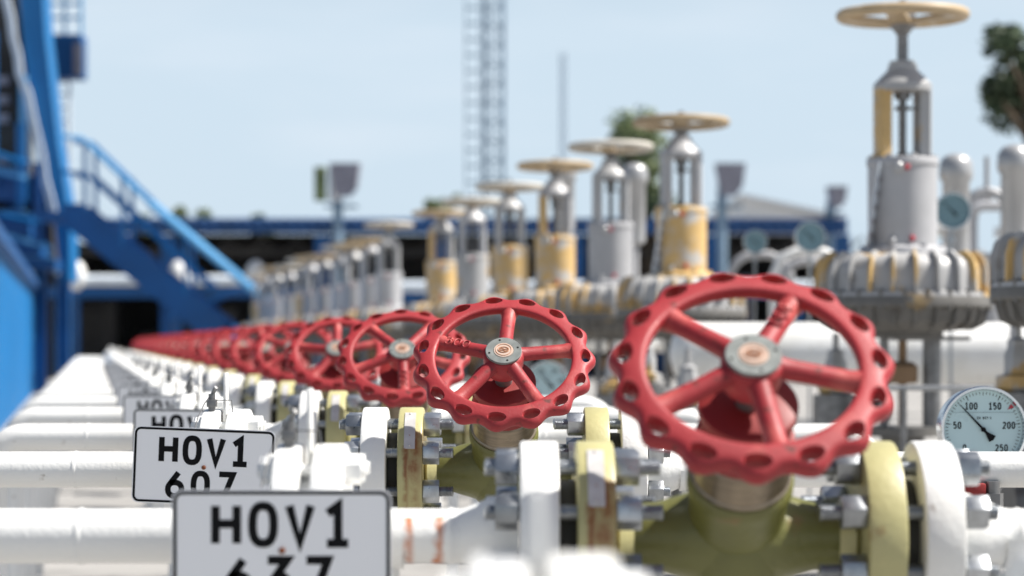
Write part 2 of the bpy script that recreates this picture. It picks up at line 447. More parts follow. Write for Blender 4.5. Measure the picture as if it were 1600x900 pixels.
def spoke_mesh():
    mb = MB(); pts = []; rs = []
    for k in range(9):
        u = k / 8; r = .020 + u * (.113 - .020)
        pts.append((r, 0, .008 - .012*u)); rs.append(.0125 - .0010*math.sin(u*PI) + (.003 if k in (0, 8) else 0))
    vs = []; fs = []; seg = 18
    for p, q in zip(pts, rs):
        for k in range(seg):
            a = 2*PI*k/seg; vs.append((p[0], q*1.0*math.cos(a), p[2] + q*.9*math.sin(a)))
    for i in range(8):
        for k in range(seg):
            k2 = (k+1) % seg; fs.append((i*seg+k, i*seg+k2, (i+1)*seg+k2, (i+1)*seg+k))
    mb.add(vs, fs); return mb.mesh('spoke', M['red'], 60)
ME['spoke'] = spoke_mesh()
mb = MB(); mb.lathe([(.020, -.024), (.029, -.020), (.032, -.006), (.033, .010), (.031, .016), (.0285, .018), (.001, .018)], seg=40)
ME['hub'] = mb.mesh('hub', M['red'], 50)
mb = MB()
mb.lathe([(.010, .0185), (.0285, .0185), (.0290, .0195), (.0290, .0225), (.0282, .0232), (.0165, .0232), (.0165, .0224), (.001, .0224)], seg=48)
mb.cur = 1
for k in range(4): mb.lathe([(.0018, .0224), (.0018, .0236)], RZ(R(15 + 90*k)) @ T((.0235, 0, 0)), seg=10)
mb.cur = 2; mb.lathe([(.0150, .0226), (.0160, .0230), (.0155, .0240), (.001, .0242)], seg=40)
mb.cur = 3
mb.tube([(.0125*math.cos(2*PI*k/30), .0125*math.sin(2*PI*k/30), .0243) for k in range(30)], .0006, 6, closed=True)
mb.tube([(.0085*math.cos(a), .0060*math.sin(a), .0245) for a in [2*PI*k/24 for k in range(24)]], .0008, 6, closed=True)
for yy in (-.002, .0015): mb.tube([(-.007, yy, .0246), (-.002, yy+.001, .0246), (.002, yy-.001, .0246), (.007, yy, .0246)], .0008, 6)
ME['hub_plate'] = mb.mesh('hub_plate', [M['hub'], M['black'], M['emblem'], M['emblem_o']], 40)
# raised size mark "300" on one spoke
mb = MB()
x = .100; TH = .011
for ch in ('r3', '0', '0'):
    pts, cl = G[ch][0]
    pp = [(x - p[0]/.6*.0100, -(p[1] - .5)*.0145, 0) for p in pts]
    pp = [(q[0], q[1], .0125 - .0122*(q[0]-.02)/.093*1.0 + math.sqrt(max(1e-6, .0105**2 - q[1]**2))*.9 - .0020) for q in pp]
    mb.tube(pp, .0017, 8, closed=bool(cl)); x -= .0150
ME['mark'] = mb.mesh('size_mark', M['red'], 50)

# --- valve body
def body_mesh():
    mb = MB()
    seg = 40
    # run along x
    mb.lathe([(.030, -.136), (.036, -.128), (.036, -.110), (.038, -.085), (.047, -.055), (.056, -.03), (.058, 0), (.056, .03), (.047, .055), (.038, .085), (.036, .110), (.036, .128), (.030, .136)], AX, seg)
    # belly
    mb.sphere((0, 0, -.012), .062, 32, (1.0, .95, .95))
    return mb
mb = body_mesh(); ME['body'] = mb.mesh('valve_body', M['green_body'], 50)
STEM = RX(R(45))
mb = MB(); mb.lathe([(.048, .0), (.053, .04), (.054, .075), (.0575, .086), (.0575, .100), (.055, .103)], seg=40)
ME['neck'] = mb.mesh('bonnet_neck', M['green_body'], 50)
mb = MB(); mb.lathe([(.050, .1025), (.0545, .1045), (.0545, .108), (.0525, .110), (.0525, .148), (.0505, .150)], seg=48)
ME['collar'] = mb.mesh('bonnet_collar', M['collar'], 40)
mb = MB(); mb.lathe([(.050, .1495), (.0525, .152), (.0525, .163), (.0475, .166), (.0475, .198), (.0525, .201), (.0525, .212), (.050, .214), (.018, .214)], seg=48)
for k in range(6): mb.lathe([(.006, .166), (.006, .198)], RZ(R(60*k+20)) @ T((.0475, 0, 0)), seg=10)
ME['bonnet'] = mb.mesh('bonnet', M['red_dark'], 40)
mb = MB(); mb.lathe([(.014, .212), (.014, .262)], seg=24); ME['stem'] = mb.mesh('stem', M['steel_dark'], 40)
mb = flange(-.175, -.134); mb.lathe([(.036, -.136), (.046, -.128), (.040, -.118), (.036, -.112)], AX, 36)
ME['gfl'] = mb.mesh('valve_flange', M['green'], 35)
ME['gfl_rust'] = mb.mesh('valve_flange', M['green_rust'], 35)
mb = flange(-.196, -.174, .062); ME['gask'] = mb.mesh('gasket', M['gasket'], 35)
# maker's plate riveted on the flange edge
mb = MB(); vs = []; fs = []; n = 8
for i in range(n+1):
    a = R(22 + 44*i/n)
    for x in (-.164, -.146):
        for rr in (.1052, .1066): vs.append((x, -rr*math.cos(a), rr*math.sin(a)))
for i in range(n):
    A = i*4; B = A+4; fs += [(A+1, A+3, B+3, B+1), (A, B, B+2, A+2), (A, A+1, B+1, B), (A+2, B+2, B+3, A+3)]
fs += [(0, 2, 3, 1), (n*4, n*4+1, n*4+3, n*4+2)]
mb.add(vs, fs)
for a in (25, 63): mb.lathe([(.0018, 0), (.0018, .0015), (.001, .0022)], T((-.155, -.1062*math.cos(R(a)), .1062*math.sin(R(a)))) @ RX(R(90-a)), seg=10)
ME['plate'] = mb.mesh('name_plate', M['plate'], 30)

def make_valve(n, full=True):
    p = line_pos(n)
    who = {1: 'red handwheel globe valve nearest the camera, largest wheel, above olive body',
           2: 'sharply focused red handwheel valve, second nearest, rust-streaked olive flange with name plate'}.get(n,
           '%s red handwheel valve from the front of the row, olive green body' % ORD[n-1])
    t = thing('globe_valve', p, who, 'valve', 'red handwheel valves in the receding row')
    put('valve_body', ME['body'], t)
    put('bonnet_neck', ME['neck'], t, STEM)
    put('bonnet_collar', ME['collar'], t, STEM); put('bonnet', ME['bonnet'], t, STEM); put('stem', ME['stem'], t, STEM)
    put('flange', ME['gfl_rust'] if n in (1, 2) else ME['gfl'], t, label='rust-streaked flange' if n <= 2 else None)
    put('flange', ME['gfl'], t, RZ(PI))
    put('gasket', ME['gask'], t); put('gasket', ME['gask'], t, RZ(PI))
    put('name_plate', ME['plate'], t)
    PH = {1: -8, 2: 13.4, 3: -14, 4: 21, 5: 3, 6: 30}.get(n, random.uniform(0, 72))
    wh = put('handwheel', ME['rim'], t, STEM @ T((0, 0, .262)) @ RZ(R(PH)))
    for k in range(5): put('spoke', ME['spoke'], wh, RZ(R(72*k)))
    put('hub', ME['hub'], wh)
    put('hub_plate', ME['hub_plate'], wh, RZ(R(-PH)) )
    k = {1: 1, 2: 2}.get(n, random.randrange(5))
    put('size_mark', ME['mark'], wh, RZ(R(72*k)))
    if n <= 6:
        for side in (0, 1):
            for b in range(8):
                a = R(22.5 + 45*b)
                m = RZ(PI*side) @ T((0, BOLT_R*math.cos(a), BOLT_R*math.sin(a)))
                s_ = put('stud_bolt', ME['stud'], t, m @ RX(a*3.3 + b))
                put('nut', ME['nut_out'], s_); put('nut', ME['nut_in'], s_, RX(b*1.7))
    else:
        for side in (0, 1):
            for b in range(8):
                a = R(22.5 + 45*b); put('stud_bolt', ME['bolt_far'], t, RZ(PI*side) @ T((0, BOLT_R*math.cos(a), BOLT_R*math.sin(a))))
    return t
mb = MB(); mb.lathe([(.0085, -.275), (.0085, -.083)], AX, 8); mb.lathe([(.0185, -.263), (.0185, -.2385)], AX, 6); mb.lathe([(.0185, -.1335), (.0185, -.1065)], AX, 6)
ME['bolt_far'] = mb.mesh('stud_bolt', M['steel'], 25)

# --- piping left of a valve
def elbow_pts(x_end, turn, rb, zlow, n=10):
    """from (turn side) down: returns points of the horizontal leg end, the bend and the drop"""
    sgn = 1 if x_end < 0 else -1
    pts = []
    for k in range(n+1):
        a = R(90*k/n); pts.append((x_end + sgn*(rb - rb*math.sin(a)), 0, -(rb - rb*math.cos(a))))
    pts.append((x_end, 0, zlow)); return pts
PR = .0302
def pipe_left(matn):
    mb = MB()
    pts = [(-.30, 0, 0), (-.42, 0, 0), (-.60, 0, 0), (-.84, 0, 0)] + elbow_pts(-.935, 1, .07, -ZA + .02)
    mb.tube(pts, PR, 28)
    # weld beads
    for x in (-.312, -.72): mb.lathe([(PR, x-.004), (PR+.0016, x), (PR, x+.004)], AX, 28, False, False)
    # reducer and welding neck
    mb.lathe([(PR, -.302), (PR+.001, -.296), (.040, -.275), (.047, -.258), (.049, -.2375)], AX, 36)
    return mb.mesh('pipe', matn, 50)
ME['pl'] = pipe_left(M['white']); ME['plr'] = pipe_left(M['white_rust'])
ME['wfl'] = flange(-.2365, -.1945).mesh('flange', M['white'], 35)
mb = flange(-.5035, -.4745, .102); mb.lathe([(PR, -.545), (PR+.004, -.535), (.046, -.510), (.05, -.503)], AX, 32)
ME['of_a'] = mb.mesh('orifice_flange', M['white'], 35)
mb = flange(-.4615, -.4265, .102); mb.lathe([(.05, -.427), (.046, -.420), (PR+.004, -.398), (PR, -.390)], AX, 32)
ME['of_b'] = mb.mesh('orifice_flange', M['white'], 35)
mb = MB(); mb.lathe([(.07, -.4745), (.07, -.4615)], AX, 32)
mb.box(-.4705, -.4655, -.016, .016, .06, .163, bev=.001)
ME['tab'] = mb.mesh('orifice_plate', M['white'], 30)
mb = MB(); mb.lathe([(.007, -.522), (.007, -.404)], AX, 12); mb.lathe([(.0155, -.518), (.0155, -.5038)], AX, 6); mb.lathe([(.0155, -.4262), (.0155, -.409)], AX, 6)
ME['ob1'] = mb.mesh('stud_bolt', M['white'], 25)
# impulse tap on top of the flange pair with a small lever and tie wire
mb = MB(); mb.tube([(-.489, -.02, .098), (-.489, -.02, .128)], .006, 10)
mb.box(-.497, -.481, -.028, -.012, .106, .118, bev=.001)
mb.tube([(-.489, -.02, .124), (-.484, -.022, .136), (-.4815, -.024, .139)], .0035, 8)
ME['tap'] = mb.mesh('tap_plug', M['steel_dark'], 40)
mb = MB(); mb.tube([(-.489, -.022, .128), (-.50, -.03, .112), (-.508, -.05, .09), (-.512, -.085, .06)], .0011, 6)
mb.tube([(-.489, -.022, .118), (-.455, -.03, .117), (-.448, -.03, .06)], .0011, 6)
ME['wire'] = mb.mesh('tie_wire', M['steel_dark'], 40)
def post_mesh(x):
    mb = MB(); mb.tube([(x, 0, -ZA), (x, 0, -PR-.004)], .016, 14)
    mb.box(x-.05, x+.05, -.05, .05, -ZA, -ZA+.01)
    vs = []
    pp = [(x, (PR+.003)*math.cos(R(a)), (PR+.003)*math.sin(R(a))) for a in range(180, 361, 15)]
    for q in range(len(pp)-1):
        a_, b_ = Vector(pp[q]), Vector(pp[q+1])
        n0 = Vector((0, a_.y, a_.z)).normalized()*.003; n1 = Vector((0, b_.y, b_.z)).normalized()*.003
        mb.add([a_+Vector((-.02, 0, 0)), a_+Vector((.02, 0, 0)), b_+Vector((.02, 0, 0)), b_+Vector((-.02, 0, 0)),
                a_+n0+Vector((-.02, 0, 0)), a_+n0+Vector((.02, 0, 0)), b_+n1+Vector((.02, 0, 0)), b_+n1+Vector((-.02, 0, 0))],
               [(0, 1, 2, 3), (7, 6, 5, 4), (0, 4, 5, 1), (1, 5, 6, 2), (2, 6, 7, 3), (3, 7, 4, 0)])
    return mb.mesh('support_post', M['white'], 40)
ME['post_l'] = post_mesh(-.385); ME['post_r'] = post_mesh(.315)
def make_left(n):
    lab = {0: 'blurred white flange pair poking up at the bottom edge of the frame',
           1: 'nearest white pipe run, with two orange rust runs beside its nameplate',
           2: 'second white pipe run, orifice plate tab upright beside the sharp nameplate'}.get(n,
           '%s white pipe run from the front, left of its red-wheel valve' % ORD[max(n-1, 0)])
    t = thing('pipe_run', line_pos(n), lab, 'pipe', 'white pipe runs left of the valves')
    put('pipe', ME['plr'] if n == 1 else ME['pl'], t)
    sh = T((-.022 if n == 0 else 0, 0, 0))
    put('flange', ME['wfl'], t); put('orifice_flange', ME['of_a'], t, sh); put('orifice_flange', ME['of_b'], t, sh)
    put('orifice_plate', ME['tab'], t, sh @ Matrix.Diagonal((1, 1, .84 if n == 0 else 1, 1)))
    if True:
        for b in range(8):
            a = R(22.5 + 45*b); put('stud_bolt', ME['ob1'], t, sh @ T((0, .080*math.cos(a), .080*math.sin(a))))
    put('support_post', ME['post_l'], t)
    if 1 <= n <= 8: tp = put('tap_plug', ME['tap'], t); put('tie_wire', ME['wire'], tp)
# --- piping right of a valve
mb = MB()
mb.lathe([(.049, .2375), (.047, .258), (.040, .275), (PR+.001, .296), (PR, .302)], AX, 36)
pts = [(.30, 0, 0), (.5, 0, 0), (.70, 0, 0), (.97, 0, 0)] + elbow_pts(1.06, -1, .09, -ZA + .02)
mb.tube(pts, PR, 28)
mb.lathe([(PR, .308), (PR+.0016, .312), (PR, .316)], AX, 28, False, False)
ME['pr'] = mb.mesh('pipe', M['white'], 50)
def make_right(n):
    lab = '%s white pipe run from the front, right of its red-wheel valve' % ORD[n-1]
    t = thing('pipe_run', line_pos(n), lab, 'pipe', 'white pipe runs right of the valves')
    put('pipe', ME['pr'], t); put('flange', ME['wfl'], t, RZ(PI)); put('support_post', ME['post_r'], t)

for n in range(0, NL + 1): make_left(n)
for n in range(1, NL + 1): make_valve(n); make_right(n)

# ------------------------------------------------------------------ nameplates on the lines
def rrect(w_, h_, r, n=6):
    o = []
    for cx, cz, a0 in ((w_/2-r, h_/2-r, 0), (-w_/2+r, h_/2-r, 90), (-w_/2+r, -h_/2+r, 180), (w_/2-r, -h_/2+r, 270)):
        for k in range(n+1):
            a = R(a0 + 90*k/n); o.append((cx + r*math.cos(a), cz + r*math.sin(a)))
    return o
SW, SH = .231, .125
def sign_meshes(second):
    mb = MB(); mb.prism(rrect(SW, SH, .011), -.0008, .0008); pl = mb.mesh('plate', M['sign'], 30)
    mb = MB(); ribbon(mb, rrect(SW-.0068, SH-.0068, .0085), .0036, True, -.0014, -.0006, None); bd = mb.mesh('border', M['black'], 0)
    mb = MB(); text(mb, 'HOV1', .000, SH/2-.0125, .0485, .0315, .0388, -.0012, -.0006, .0091)
    if second: text(mb, second, -.004, SH/2-.0695, .0475, .0315, .0415, -.0012, -.0006, .0091)
    return pl, bd, mb.mesh('lettering', M['black'], 0)
SM = {s_: sign_meshes(s_) for s_ in ('637', '607', None)}
mb = MB(); mb.lathe([(.0036, 0), (.0036, .0015), (.002, .0028)], RX(R(90)), seg=12); mb.tube([(0, .001, 0), (0, .012, 0)], .003, 8)
ME['screw'] = mb.mesh('screw', M['rust'], 40)
mb = MB(); mb.box(-.012, .012, .002, .006, -.045, .03, bev=.0008); mb.box(-.012, .012, .002, .118, -.049, -.045)
ME['brk'] = mb.mesh('bracket', M['steel_dark'], 30)
SGN = {}
for n_, (px_, py_, ro_) in {1: (440, 858, 0), 2: (318, 729, -2.3), 3: (289, 683, -.6), 4: (256, 652, 0)}.items():
    y_ = line_pos(n_).y - .118; SGN[n_] = ((px_-800)/FP*y_, (VY-py_)/FP*y_, ro_, y_)
for n in range(1, 13):
    lp = line_pos(n)
    if n in SGN: x, z, rot, y = SGN[n]
    else: x, z, rot, y = lp.x - .49, -.206, random.uniform(-2, 2), lp.y - .118
    second = {1: '637', 2: '607'}.get(n)
    lab = {1: 'nearest blurred nameplate reading HOV1 637 at the bottom of the frame', 2: 'sharp slightly tilted nameplate reading HOV1 607, rusty screw in its middle',
           3: 'third nameplate from the front, only HOV visible above the HOV1 607 plate'}.get(n, '%s nameplate from the front, mostly hidden behind the plates before it' % ORD[n-1])
    t = thing('nameplate', (x, y, HC + z), lab, 'sign', 'nameplates hanging before the white pipes', (0, R(-rot), 0))
    pl, bd, lt = SM[second]
    put('plate', pl, t); put('border', bd, t); put('lettering', lt, t); put('screw', ME['screw'], t, T((.0005, -.001, -.0015))); put('bracket', ME['brk'], t)

# ------------------------------------------------------------------ pressure gauges
def gauge_parts(r=.077):
    F = RX(R(90))          # local z towards -y
    mb = MB(); mb.lathe([(r*.2, -.055), (r*.9, -.055), (r*.955, -.050), (r*.955, -.008), (r, -.006), (r, .010), (r*.985, .014), (r*.93, .014), (r*.895, .004), (r*.895, .0), ], F, 64, True, False)
    case = mb.mesh('case', M['chrome'], 40)
    mb = MB(); mb.lathe([(r*.9, .0), (r*.001, .0001)], F, 48, True, True); dial = mb.mesh('dial', M['dial'], 0)
    mb = MB()
    for i in range(51):
        a = R(225 - 270*i/50); big = i % 10 == 0; mid = i % 5 == 0
        r1 = r*.86; r0 = r*(.74 if big else .78 if mid else .80); wd = r*(.028 if big else .012)
        c, s_ = math.cos(a), math.sin(a); u = Vector((c, s_)); v = Vector((-s_, c))*wd/2
        q0 = u*r0; q1 = u*r1
        if big: v0 = v*.3
        else: v0 = v
        mb.add([(q0.x+v0.x, -.0008, q0.y+v0.y), (q1.x+v.x, -.0008, q1.y+v.y), (q1.x-v.x, -.0008, q1.y-v.y), (q0.x-v0.x, -.0008, q0.y-v0.y)], [(0, 1, 2, 3)])
    for i, s_ in enumerate(('0', '50', '100', '150', '200', '250')):
        a = R(225 - 54*i); rr = r*.60
        h = r*.165; wd = h*.5
        text(mb, s_, rr*math.cos(a), rr*math.sin(a) + h/2, h, wd, wd*1.25, -.0009, -.0003, h*.15)
    text(mb, 'EN 837-1', r*.03, r*.29, r*.055, r*.030, r*.042, -.0009, -.0003, r*.010)
    marks = mb.mesh('scale', M['black'], 0)
    mb = MB(); a = R(133.5); u = Vector((math.cos(a), math.sin(a))); v = Vector((-u.y, u.x))
    poly = [u*r*.80 + v*r*.006, u*r*.80 - v*r*.006, u*r*.02 - v*r*.028, -u*r*.10 - v*r*.03, -u*r*.30 - v*r*.10, -u*r*.33, -u*r*.30 + v*r*.10, -u*r*.10 + v*r*.03, u*r*.02 + v*r*.028]
    mb.prism([(p.x, p.y) for p in poly], -.0050, -.0038); mb.lathe([(r*.055, .0025), (r*.055, .006), (r*.04, .007)], F, 20)
    needle = mb.mesh('needle', M['black'], 30)
    mb = MB(); a = R(39); u = Vector((math.cos(a), math.sin(a))); v = Vector((-u.y, u.x))
    mb.prism([(p.x, p.y) for p in (u*r*.72, u*r*.87 + v*r*.05, u*r*.87 - v*r*.05)], -.0016, -.0010)
    rm = mb.mesh('red_marker', M['redmark'], 0)
    mb = MB(); mb.box(-r*.72, r*.72, -.0014, -.0010, r*.385, r*.395); ln = mb.mesh('level_line', M['dial_line'], 0)
    return case, dial, marks, needle, rm, ln
GP = gauge_parts()
DIALF = GP[1].copy(); DIALF.materials[0] = M['dial_far']
def gauge(loc, drop, label, rz=0, scale=1, full=True, group=None):
    t = thing('pressure_gauge', loc, label, 'gauge', group, (0, 0, rz)); t.scale = (scale,)*3
    for nm, me in zip(('case', 'dial', 'scale', 'needle', 'red_marker', 'level_line'), GP):
        if nm == 'dial' and not full: me = DIALF
        if full or nm in ('case', 'dial', 'needle'): put(nm, me, t)
    mb = MB(); mb.lathe([(.008, -.12), (.008, -.077)], T((0, .03, 0)), 12); mb.lathe([(.016, -.125), (.016, -.105)], T((0, .03, 0)), 6)
    mb.tube([(0, .03, -.12), (0, .03, -drop)], .007, 10); put('stem', mb.mesh('stem', M['steel'], 35), t)
    return t
g = P(1536, 671, 4.02)
gauge(g, g.z - .20, 'round steel pressure gauge with pale teal dial at the right edge', group=None)
g = P(856, 598, 7.95)
gauge(g, g.z - .2, 'blurred round gauge seen behind the sharp red wheel at its right')
g = P(1214, 912, 2.75)
gauge(g, g.z - .05, 'small gauge rim below the nearest olive valve body', scale=.28, full=False)
for px, py, d, sc, lab in ((1180, 378, 11.0, .75, 'blurred teal gauge before the dark shed, left of a second one'),
                       (1266, 370, 10.0, .88, 'blurred teal gauge nearest the right end of the dark shed'),
                       (1488, 330, 9.0, .95, 'teal gauge on a post just right of the big grey actuator')):
    g = P(px, py, d); gauge(g, g.z/sc - .3, lab, scale=sc, full=False, group=None)

# ------------------------------------------------------------------ big actuated valves with tan wheels
def act_meshes():
    D = {}
    mb = MB()   # wheel
    n = 64; mb.tube([(.197*math.cos(2*PI*k/n), .197*math.sin(2*PI*k/n), 0) for k in range(n)], .0185, 12, closed=True)
    D['wheel'] = mb.mesh('handwheel', M['wheel_tan'], 60)
    D['wheel_w'] = D['wheel'].copy(); D['wheel_w'].materials[0] = M['wheel_w']
    mb = MB(); mb.prism([(.02, -.034), (.02, -.016), (.09, -.004), (.19, .008), (.19, -.010), (.09, -.018)], -.030, .030); D['wspoke'] = mb.mesh('spoke', M['wheel_tan'], 60)
    mb = MB(); mb.lathe([(.020, -.062), (.028, -.050), (.040, -.038), (.046, -.01), (.040, .008), (.024, .012), (.024, .030), (.014, .034), (.012, .050)], seg=24); D['whub'] = mb.mesh('hub', M['steel_dark'], 40)
    mb = MB(); mb.lathe([(.019, .84), (.018, .98), (.0165, 1.03)], seg=16)
    D['stem'] = mb.mesh('stem', M['steel_dark'], 40)
    mb = MB(); mb.lathe([(.0125, .585), (.0125, .83)], seg=14); mb.lathe([(.026, .79), (.026, .835)], seg=6); mb.lathe([(.026, .755), (.026, .766)], seg=16)
    mb.box(-.005, .07, -.006, .006, .757, .764); mb.lathe([(.034, .585), (.016, .615)], seg=16)
    D['spindle'] = mb.mesh('spindle', M['steel_dark'], 40)
    for key in ('silver', 'silver_y', 'silver_p'):
        mb = MB()   # yoke: cap + two curved posts
        mb.lathe([(.036, .905), (.046, .902), (.048, .885), (.091, .842), (.094, .836), (.094, .815), (.06, .812)], seg=28)
        mb.lathe([(.042, .900), (.042, .914)], seg=6)
        D['yoke_'+key] = mb.mesh('yoke', M[key], 22)
        mb = MB(); pts = []
        for q in range(9):
            a = R(-34 + 68*q/8); pts.append((.094*math.cos(a), .094*math.sin(a)))
        pin = [(x*.70 - (.008 if abs(y) > .03 else 0), y*.86) for x, y in reversed(pts)]
        poly = pts + pin; N = len(poly)
        vs = [(x, y, .592) for x, y in poly] + [(x, y, .822) for x, y in poly]
        mb.add(vs, [tuple(range(N)), tuple(range(2*N-1, N-1, -1))] + [(i, (i+1) % N, (i+1) % N + N, i+N) for i in range(N)])
        mb.box(.060, .108, -.04, .04, .590, .606, bev=.003)
        D['post_'+key] = mb.mesh('yoke_post', M[key], 35)
        mb = MB()   # barrel
        mb.lathe([(.095, .600), (.113, .598), (.116, .592), (.116, .575), (.112, .570), (.112, .552), (.111, .315), (.125, .312), (.140, .305), (.145, .292), (.145, .284)], seg=48)
        for k in range(8): mb.lathe([(.012, .592), (.012, .608)], RZ(R(45*k+10)) @ T((.098, 0, 0)), 6)
        for k in range(8): mb.lathe([(.012, .295), (.012, .318)], RZ(R(45*k+22)) @ T((.128, 0, 0)), 6)
        D['barrel_'+key] = mb.mesh('barrel', M[key], 35)
    mb = MB()   # bell
    mb.lathe([(.14, .288), (.20, .285), (.236, .276), (.258, .255), (.266, .230), (.268, .165), (.284, .160), (.286, .148)], seg=64, cap1=False)
    for k in range(24):
        mb.cur = 1 if k % 5 in (0, 3, 4) else 0; m = RZ(R(15*k + 4)); mb.prism([(.20, .284), (.245, .294), (.275, .270), (.285, .235), (.287, .162), (.26, .162)], -.0045, .0045, m)
    D['bell'] = mb.mesh('diaphragm_cover', [M['silver'], M['silver_y']], 35)
    mb = MB()
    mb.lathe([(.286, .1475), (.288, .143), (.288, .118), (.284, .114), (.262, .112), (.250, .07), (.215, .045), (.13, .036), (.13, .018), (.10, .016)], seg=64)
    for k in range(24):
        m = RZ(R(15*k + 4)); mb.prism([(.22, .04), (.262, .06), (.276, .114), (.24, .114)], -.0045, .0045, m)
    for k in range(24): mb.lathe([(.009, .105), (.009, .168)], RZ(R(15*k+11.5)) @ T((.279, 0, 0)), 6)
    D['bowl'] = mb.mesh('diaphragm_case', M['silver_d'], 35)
    mb = MB(); mb.box(-.035, .21, -.05, .05, .008, .022); D['bplate'] = mb.mesh('bracket_plate', M['steel_dark'], 0)
    mb = MB(); mb.tube([(.095, 0, -.27), (.095, 0, .02)], .030, 12); mb.tube([(-.06, 0, -.27), (-.06, 0, .02)], .015, 10); D['pillar'] = mb.mesh('pillar', M['steel_dark'], 40)
    mb = MB(); mb.lathe([(.014, -.27), (.014, .02)], seg=12); mb.lathe([(.045, -.13), (.05, -.12), (.05, -.075), (.03, -.06)], seg=20); D['coupling'] = mb.mesh('coupling', M['brown'], 40)
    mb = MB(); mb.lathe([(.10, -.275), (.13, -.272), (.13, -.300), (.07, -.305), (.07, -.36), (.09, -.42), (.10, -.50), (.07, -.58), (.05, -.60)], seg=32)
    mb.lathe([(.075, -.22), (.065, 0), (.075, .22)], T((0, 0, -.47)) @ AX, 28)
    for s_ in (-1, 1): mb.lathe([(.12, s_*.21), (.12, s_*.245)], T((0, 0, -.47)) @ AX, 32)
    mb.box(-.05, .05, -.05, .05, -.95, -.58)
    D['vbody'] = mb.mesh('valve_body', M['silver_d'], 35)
    mb = MB()
    mb.sphere((0, -.117, 0), .0095, 12)
    D['caps'] = mb.mesh('red_cap', M['redmark'], 50)
    mb = MB(); mb.lathe([(.016, 0), (.016, .022), (.012, .026)], T((-.035, -.110, .562)) @ RX(R(90)), 8); mb.sphere((-.05, -.10, .326), .016, 12)
    D['vent'] = mb.mesh('vent_plug', M['dome'], 40)
    mb = MB(); mb.box(-.002, .002, -.09, .09, .33, .60)
    mb.cur = 1
    for q in range(5): mb.box(-.0045, -.0022, -.075, .075 - .03*(q % 2), .36 + .045*q, .375 + .045*q); mb.box(.0022, .0045, -.075, .075 - .03*(q % 2), .36 + .045*q, .375 + .045*q)
    D['tag'] = mb.mesh('tag_plate', [M['pale'], M['grey']], 0)
    return D
AM = act_meshes()
def actuator(k):
    inv = .00064 + .00014*k; d = 7.38 + 1.33*(k-1); px = VX + 1/inv
    x = (px - 800)/FP*d
    key = {0: 'silver', 1: 'silver_p', 3: 'silver_y', 4: 'silver_p', 5: 'silver_y', 6: 'silver_y', 7: 'silver', 8: 'silver_y', 10: 'silver_p'}.get(k, random.choice(['silver', 'silver_p', 'silver_y', 'silver_p']))
    ukey = {1: 'silver', 3: 'silver_p'}.get(k, 'silver_p' if k % 2 else 'silver')
    order = [q for q in range(0, 22) if q not in (2, 9)].index(k)
    nm = {0: 'ribbed diaphragm actuator cut off by the right edge of the frame', 1: 'tall grey actuated valve with tan handwheel reaching the top right of the frame',
          3: 'actuated valve with mostly yellow barrel and tan handwheel, left of the tall grey one'}.get(k, '%s actuated valve from the front of the tan-wheel row, %s barrel' % (ORD[order], 'yellowed' if key == 'silver_y' else 'grey'))
    z = HC; x += {0: .06, 1: .015}.get(k, 0) + (random.uniform(-.04, .04) if k > 9 else 0); d += random.uniform(-.25, .25) if k > 9 else 0
    t = thing('actuated_valve', (x, d, z), nm, 'valve', 'actuated valves with tan handwheels')
    wz = 1.062 if k < 2 else .968 + random.uniform(-.02, .02) + (.03*math.sin(k*2.1) if k > 9 else 0)
    wvar = k in (4, 6, 7, 10, 13, 16, 17)
    wh = put('handwheel', AM['wheel_w' if wvar else 'wheel'], t, T((0, 0, wz)) @ RX(R(random.uniform(-1, 1))) @ RZ(random.random()*6))
    for q in range(4): put('spoke', AM['wspoke'], wh, RZ(R(90*q)))
    put('hub', AM['whub'], wh)
    put('stem', AM['stem'], t, T((0, 0, wz - 1.062))); put('spindle', AM['spindle'], t); put('yoke', AM['yoke_'+ukey], t, RZ(R(3))); put('yoke_post', AM['post_'+ukey], t, RZ(R(5))); put('yoke_post', AM['post_'+('silver_y' if k in (1, 5, 8) else ukey)], t, RZ(R(185)))
    put('barrel', AM['barrel_'+key], t); put('diaphragm_cover', AM['bell'], t, RZ(k*.7)); put('diaphragm_case', AM['bowl'], t, RZ(k*.7))
    put('bracket_plate', AM['bplate'], t); put('pillar', AM['pillar'], t); put('coupling', AM['coupling'], t); put('valve_body', AM['vbody'], t)
    put('red_cap', AM['caps'], t, T((-.005, 0, .562))); put('red_cap', AM['caps'], t, T((.012, 0, .335))); put('vent_plug', AM['vent'], t)
    if k in (1, 3): put('tag_plate', AM['tag'], t, T((-.150, -.02, -.02)) @ RY(R(9)) @ RZ(R(-24)))
    return t
for k in range(0, 22):
    if k in (2, 9): continue
    actuator(k)

# ------------------------------------------------------------------ instruments behind the actuators
def dome_mesh():
    mb = MB(); mb.lathe([(.03, -.30), (.055, -.28), (.055, .02), (.066, .03), (.070, .06), (.066, .10), (.048, .125), (.02, .135), (.001, .137)], seg=32)
    return mb.mesh('dome', M['dome'], 50)
ME['dome'] = dome_mesh()
def dome(px, py, d, lab):
    p = P(px, py, d); t = thing('regulator', (p.x, p.y, p.z), lab, 'regulator', 'polished domed regulators on posts')
    put('dome', ME['dome'], t)
    mb = MB(); mb.tube([(0, 0, -p.z), (0, 0, -.29)], .022, 12); put('post', mb.mesh('post', M['silver_p'], 40), t)
dome(1494, 292, 9.3, 'polished dome regulator right of the tall grey actuator')
dome(1586, 280, 8.9, 'polished dome regulator at the right edge of the frame')
dome(992, 295, 12.0, 'polished dome regulator behind the yellow actuator')
dome(884, 288, 14.0, 'polished dome regulator behind the fourth actuator, furthest left')
